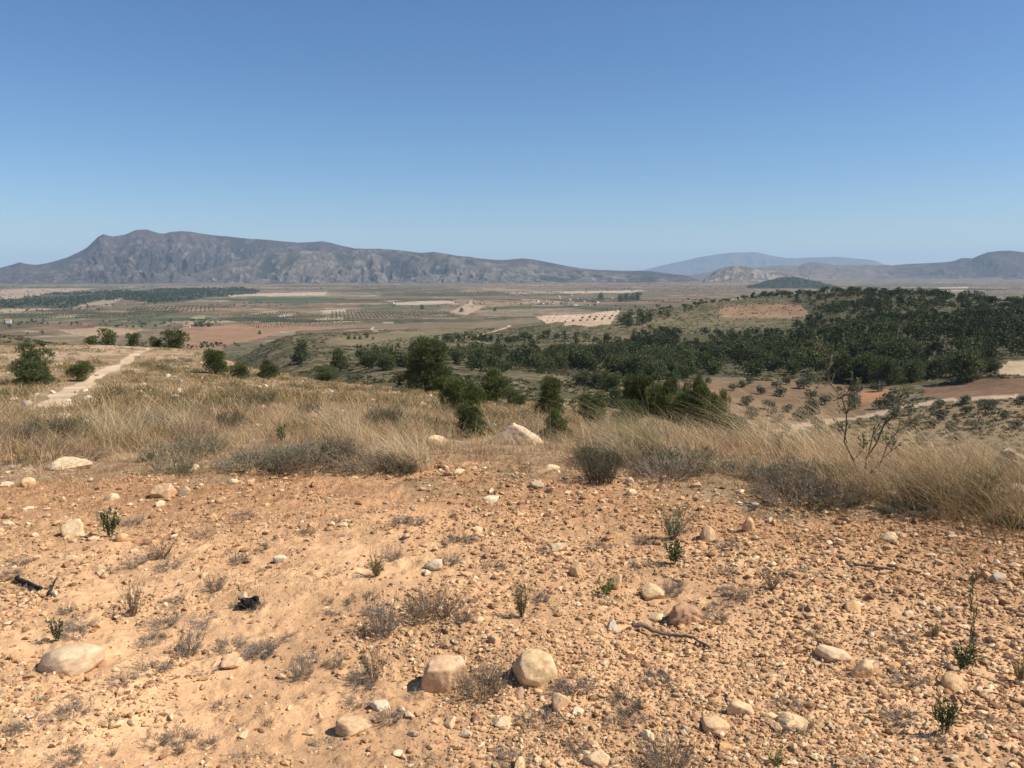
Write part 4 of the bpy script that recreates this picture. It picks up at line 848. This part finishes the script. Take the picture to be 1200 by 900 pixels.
BUSHG = [weed_proto(870 + i, 'grey_bush', 'bush', 110, 1.3, (.27, .19, .115), .06, .014, 14, 3, stemmat=M_straw, base=.6) for i in range(3)]
BUSHB = [weed_proto(880 + i, 'blue_grey_bush', 'bush', 90, 1.3, (.22, .20, .115), .08, .018, 15, 3, stemmat=M_straw, base=.55) for i in range(2)]
TUSS = [weed_proto(890 + i, 'dark_tussock', 'bush', 130, .9, (.12, .115, .055), .16, .012, 10, 1, base=.4) for i in range(2)]
def weedpx(protos, px, pyb, h, label, w=None, group=None):
    x, y, z = hit(px, pyb); d = depth(x, y, z); s = h / F * d * 1.1; ww = s if w is None else w / F * d * .62
    return place(protos[int(px + pyb) % len(protos)], label, group, (x, y, z - .01), px, (ww, ww, s))
for a in [
 (GRNW,130,630,38,'dark leafy green weed standing by pale stones on the left',40),(WIRY,157,722,50,'wiry dry weed spreading on the left sand',62),
 (GRNW,67,752,34,'small spiky green weed above the smooth pale boulder',30),(THY,222,768,46,'upright grey dry tuft right of the smooth pale boulder',28),
 (YEL,441,676,32,'olive yellow tuft left of the middle soil',40),(THY,450,745,62,'tall grey weed below the olive yellow tuft',34),(BUSHG,505,724,40,'rounded grey cushion weed in the middle',56),(THY,541,730,30,'small grey tuft right of the grey cushion weed',22),
 (YEL,612,724,46,'olive shrublet with shadow in the middle of the soil',38),(BRIGHT,711,697,24,'low bright green weed beside a tan stone',34),(AIRY,788,632,48,'airy pale green weed right of centre',62),(GRNW,790,662,34,'green weed below the airy pale green weed',44),
 (THY,788,698,28,'grey tuft below the green weeds',26),(TALLW,1137,770,92,'tall thin single stemmed weed at the right',36),(GRNW,1131,783,36,'dark leafy weed at the foot of the tall thin weed',54),(GRNW,1106,860,52,'spiky green thistle at the lower right',50),
 (BRIGHT,911,896,22,'small pale green weed at the bottom edge',26),(BUSHG,563,812,40,'grey cushion weed right of the orange tan boulder',52),(BUSHG,786,902,40,'dark grey cushion weed at the bottom edge',60),(WIRY,438,800,52,'wiry weed left of the orange tan boulder',56),
 (YEL,1095,748,24,'olive tuft left of the tall thin weed',26),(YEL,1195,800,34,'olive tuft at the right edge',30),(THY,253,692,28,'dark grey twiggy tuft near the charred clump',22),(WIRY,190,655,26,'thin dry weed above the wiry spreading weed',60),
 (THY,355,795,34,'grey tuft near the thin flat slab',28),(THY,460,655,20,'little grey tuft by the olive yellow tuft',24),(WIRY,905,690,30,'matted dry weed in the right middle soil',70),
 (BUSHG,930,590,42,'grey purple dry bush at the right grass edge',92),(BUSHG,985,588,30,'brown dry bush left of the leaning grass',60),(TUSS,703,566,44,'dark green tussock at the grass edge',54),(BUSHB,232,535,26,'blue grey bush in the left dry grass',62),(BUSHB,205,556,24,'pale blue green bush at the left soil edge',50),
 (BUSHB,335,552,30,'blue green weed at the left middle grass edge',40),(TUSS,270,504,26,'dark brown tussock on the left slope',42),(TUSS,362,490,22,'dark green tussock on the middle slope',30),(TUSS,180,505,24,'dark brush clump on the left slope above the straw tussocks',50),(TUSS,305,478,20,'olive brush patch on the slope left of the dark green tussock',44),(TUSS,60,512,24,'dark brush clump on the far left slope',60),(TUSS,450,500,26,'dark brush right of the dark green tussock',50),(BUSHG,20,520,30,'dark grey bush at the far left edge',44),(TUSS,396,540,26,'dark tussock at the middle grass edge',50),(BUSHG,440,550,28,'wide brown bush left of the triangular rock',84),
 (BUSHG,780,560,26,'brown bush behind the white stones',60),(AIRY,912,528,24,'light green weed on the brow of the slope',26),(TUSS,1085,590,32,'dark tussock under the leaning grass',70),(YEL,1150,600,50,'olive grass clump near the right edge',80),(GRNW,330,520,24,'light green weed in the middle dry grass',26)]:
    weedpx(*a)
for i in range(170):
    px = random.uniform(0, 1200); py = random.uniform(600, 898)
    if px > 600 and random.random() < .35: continue
    e = np.interp(px, *EDGEP)
    if py < e: continue
    k = random.random(); pr = THY if k < .8 else WIRY
    weedpx(pr, px, py, random.uniform(9, 22) * (.55 + .6 * (py - 540) / 360), ('small grey dry tuft ' if k < .8 else 'small brown wiry weed ') + zone(px, py), random.uniform(22, 44) * (.6 + .5 * (py - 540) / 360), 'small dry tufts on the soil' if k < .8 else 'small wiry weeds on the soil')

# ------------------------------------------------------------------ feathery grass tufts (individual, countable)
def tuft(px, pyb, hpx, label, n, lean, col, spread=.12, width=.004):
    x0, y0, z0 = hit(px, pyb); d = math.hypot(x0, y0); Lm = hpx / F * d * 1.15
    a = rng.uniform(0, 6.28, n); r_ = spread * np.sqrt(rng.random(n)); x = x0 + r_ * np.cos(a); y = y0 + r_ * np.sin(a)
    L = Lm * rng.uniform(.45, 1.05, n); V, Fq, Cc = blades('t', x, y, L, np.full(n, width), np.array([lean, .05, 0]), gcol(n, col, .35), seg=6, curl=.8)
    V = V - np.array([x0, y0, z0]); o = ob('grass_tussock', mesh('grass_tussock', V, Fq, M_grass, Cc), None, (x0, y0, z0), label=label, category='grass tussock')
tuft(765,532,80,'tall feathery green gold grass tussock bending left in the middle',330,-.62,(.30,.25,.12),.2)
tuft(738,545,60,'lower feathery tussock left of the tall one',200,-.5,(.42,.31,.17),.16)
tuft(880,520,70,'thin green grass tussock on the brow right of centre',80,-.6,(.40,.34,.17),.15)
tuft(1062,585,60,'wide golden grass tussock right of the bare bush',300,-.3,(.38,.265,.135),.34)
tuft(1120,598,70,'long golden grass tussock leaning left near the right edge',340,-.4,(.35,.24,.12),.4)
tuft(1185,612,92,'tall olive gold tussock at the right edge',440,-.4,(.29,.21,.10),.45)
tuft(1010,575,60,'low golden tussock in front of the bare bush',260,-.3,(.50,.36,.19),.28)
tuft(485,548,50,'pale golden tussock bending left of the triangular rock',500,-.35,(.62,.47,.27),.16)
tuft(410,520,50,'golden tussock on the middle slope',300,-.2,(.60,.45,.26),.2)
tuft(140,522,56,'pale straw tussock on the left slope',380,.05,(.58,.45,.26),.25)
tuft(212,508,46,'straw tussock above the blue grey bush',300,-.1,(.60,.46,.27),.25)

# ------------------------------------------------------------------ the bare bush on the right
def bare_bush():
    g = np.random.default_rng(33); x0, y0, z0 = hit(1012, 562); d = math.hypot(x0, y0); k = d / F
    rt = root('bare_bush', 'tall sparse half bare bush with a few green leaves standing above the right grass', 'bush', None, (x0, y0, z0))
    lc, ld = [], []
    def px3(p): return np.array([(p[0] - 1012) * k, g.uniform(-.06, .06), (562 - p[1]) * k * .985])
    mains = [[(1008,562),(1000,540),(991,520),(988,505),(990,488),(983,470),(972,455),(966,440),(967,425),(963,412)],[(1012,562),(1017,540),(1024,520),(1034,500),(1042,488),(1048,470),(1047,458)],[(1014,562),(1026,542),(1036,522),(1046,508),(1060,498),(1072,490)],[(1010,562),(1013,535),(1018,510),(1030,492)],[(1016,560),(1030,545),(1042,530),(1046,515)],[(966,425),(958,412),(950,408)],[(983,470),(990,462),(995,452),(998,447)],[(1042,488),(1052,480),(1062,474)],[(991,520),(984,505),(975,492)],[(972,455),(962,450),(953,448)],[(1000,540),(1008,525),(1010,508)]]
    for n, P in enumerate(mains):
        Q = np.array([px3(p) for p in P]); b = Acc(); r0 = .008 if n < 3 else .0045; b.add(*tube(Q, np.linspace(r0, .0025, len(Q)), 6), C(.1, .1, .1))
        for _ in range(len(P) * 3):
            j = g.integers(max(0, len(Q) // 3), len(Q) - 1); v = unit(unit(Q[j + 1] - Q[j]) + g.normal(size=3) * .8); L = g.uniform(.04, .14)
            tw = np.array([Q[j], Q[j] + v * L * .5, Q[j] + v * L + [0, 0, .015]]); b.add(*tube(tw, [.003, .002, .0012], 3), C(.1, .1, .1))
            if tw[2, 2] > .28:
                for _ in range(7): lc.append(tw[1] + (tw[2] - tw[1]) * g.random()); ld.append(unit(v + g.normal(size=3)))
        ob('branch', b.me('branch', M_stem, True), rt)
    lc = np.array(lc); ld = np.array(ld); a = Acc(); a.add(*cards(lc, ld, g.uniform(.012, .03, len(lc)), .010, C(.16, .18, .06) * g.uniform(.6, 1.4, (len(lc), 1)), g)); ob('leaves', a.me('leaves', M_weed), rt)
bare_bush()
for i in range(34):
    px = random.uniform(0, 1200); px = px + 130 if 550 < px < 680 else px; e = np.interp(px, *EDGEP); py = e - random.uniform(8, 52)
    k = random.random(); pr, lab, gr = (BUSHG, 'brown twiggy dry bush buried in the straw grass band', 'brown dry bushes in the grass band') if k < .6 else ((BUSHB, 'grey green low bush buried in the straw grass band', 'grey green bushes in the grass band') if k < .8 else (TUSS, 'dark olive tussock buried in the straw grass band', 'dark tussocks in the grass band'))
    lab += ' ' + ['on the far left', 'left of centre', 'near the triangular rock', 'right of the triangular rock', 'near the bare bush', 'at the far right'][int(min(5, px // 200))]
    weedpx(pr, px, py, random.uniform(12, 26), lab, random.uniform(36, 80), gr)
# young bare poplar in the wood
x, y, z = hit(1107, 418); b = Acc(); b.add(*tube([(0, 0, -.2), (.05, 0, 3), (0, 0, 6), (.1, 0, 8.5)], [.12, .1, .07, .02], 6), C(.1, .1, .1))
for k in range(12): a = k * 2.4; b.add(*tube([(0, 0, 2.5 + k * .45), (math.cos(a) * .6, math.sin(a) * .6, 3.6 + k * .45), (math.cos(a) * .8, math.sin(a) * .8, 4.8 + k * .4)], [.04, .025, .01], 4), C(.1, .1, .1))
M_dead = mat('dead_wood', .9, colattr=False, base=(.30, .25, .19), var=[(6, 4, .8, 1.2)])
ob('dead_tree', b.me('dead_tree', M_dead, True), None, (x, y, z), label='pale bare dead tree standing in the right pine wood', category='tree')

# ------------------------------------------------------------------ sticks and charred clump
def stick(pts, r0, r1, label, nm, m):
    Q = []; 
    for px, py, up in pts: x, y, z = hit(px, py); Q.append((x, y, z + up))
    o0 = np.array(Q[0]); g = np.random.default_rng(int(pts[0][0])); Q = np.array(Q) - o0
    Qi = np.array([np.interp(np.linspace(0, len(Q) - 1, 4 * len(Q)), np.arange(len(Q)), Q[:, c]) for c in range(3)]).T + g.normal(size=(4 * len(Q), 3)) * r0 * .18
    b = Acc(); b.add(*tube(Qi, np.linspace(r0, r1, len(Qi)) * g.uniform(.8, 1.2, len(Qi)), 7), C(.1, .1, .1)); k = 7
    V = np.concatenate(b.V); n = len(V); me = mesh(nm, V, [np.concatenate(b.F), np.array([list(range(k))[::-1]]), np.array([list(range(n - k, n))])], m, None, True)
    ob(nm, me, None, tuple(o0), label=label, category='stick')
stick([(20,683,.018),(33,687,.02),(50,694,.015)], .013, .009, 'charred grey stick lying on the left sand', 'charred_stick', M_char)
stick([(57,700,.01),(62,694,.03),(67,687,.045)], .008, .004, 'short black charred twig right of the charred grey stick', 'charred_twig', M_char)
stick([(740,738,.02),(752,740,.03),(764,746,.025),(785,750,.02),(810,753,.025),(832,762,.01)], .012, .005, 'long curved brown dead branch below the reddish clod', 'dead_branch', M_stem)
stick([(1000,665,.015),(1020,668,.02),(1050,672,.012)], .009, .005, 'dark dead branch among the stones on the right', 'dead_branch', M_stem)
stick([(708,564,.03),(722,566,.04),(735,571,.03)], .006, .003, 'thin pale dead twig at the grass edge', 'dead_twig', M_dead)
def charred():
    x, y, z = hit(291, 712); g = np.random.default_rng(5); a = Acc(); s = .5 * 34 / F * math.hypot(x, y, CAMH)
    for i in range(34):
        P, Fq = rock_arrays(900 + i, 2, 6, (1, g.uniform(.4, .8), g.uniform(.4, .9)), .1, .2); c = np.clip(g.normal(size=3), -1.2, 1.2) * [.38, .3, .18] + [0, 0, .25]
        a.add((P * g.uniform(.1, .34) + c) * s, Fq, C(.1, .1, .1))
    o = ob('charred_stump', mesh('charred_stump', np.concatenate(a.V), a.F, M_char), None, (x, y, z), label='black charred stump lump on the sand left of centre', category='stump')
charred()
print('verts', sum(len(m.vertices) for m in bpy.data.meshes), 'objects', len(bpy.data.objects))
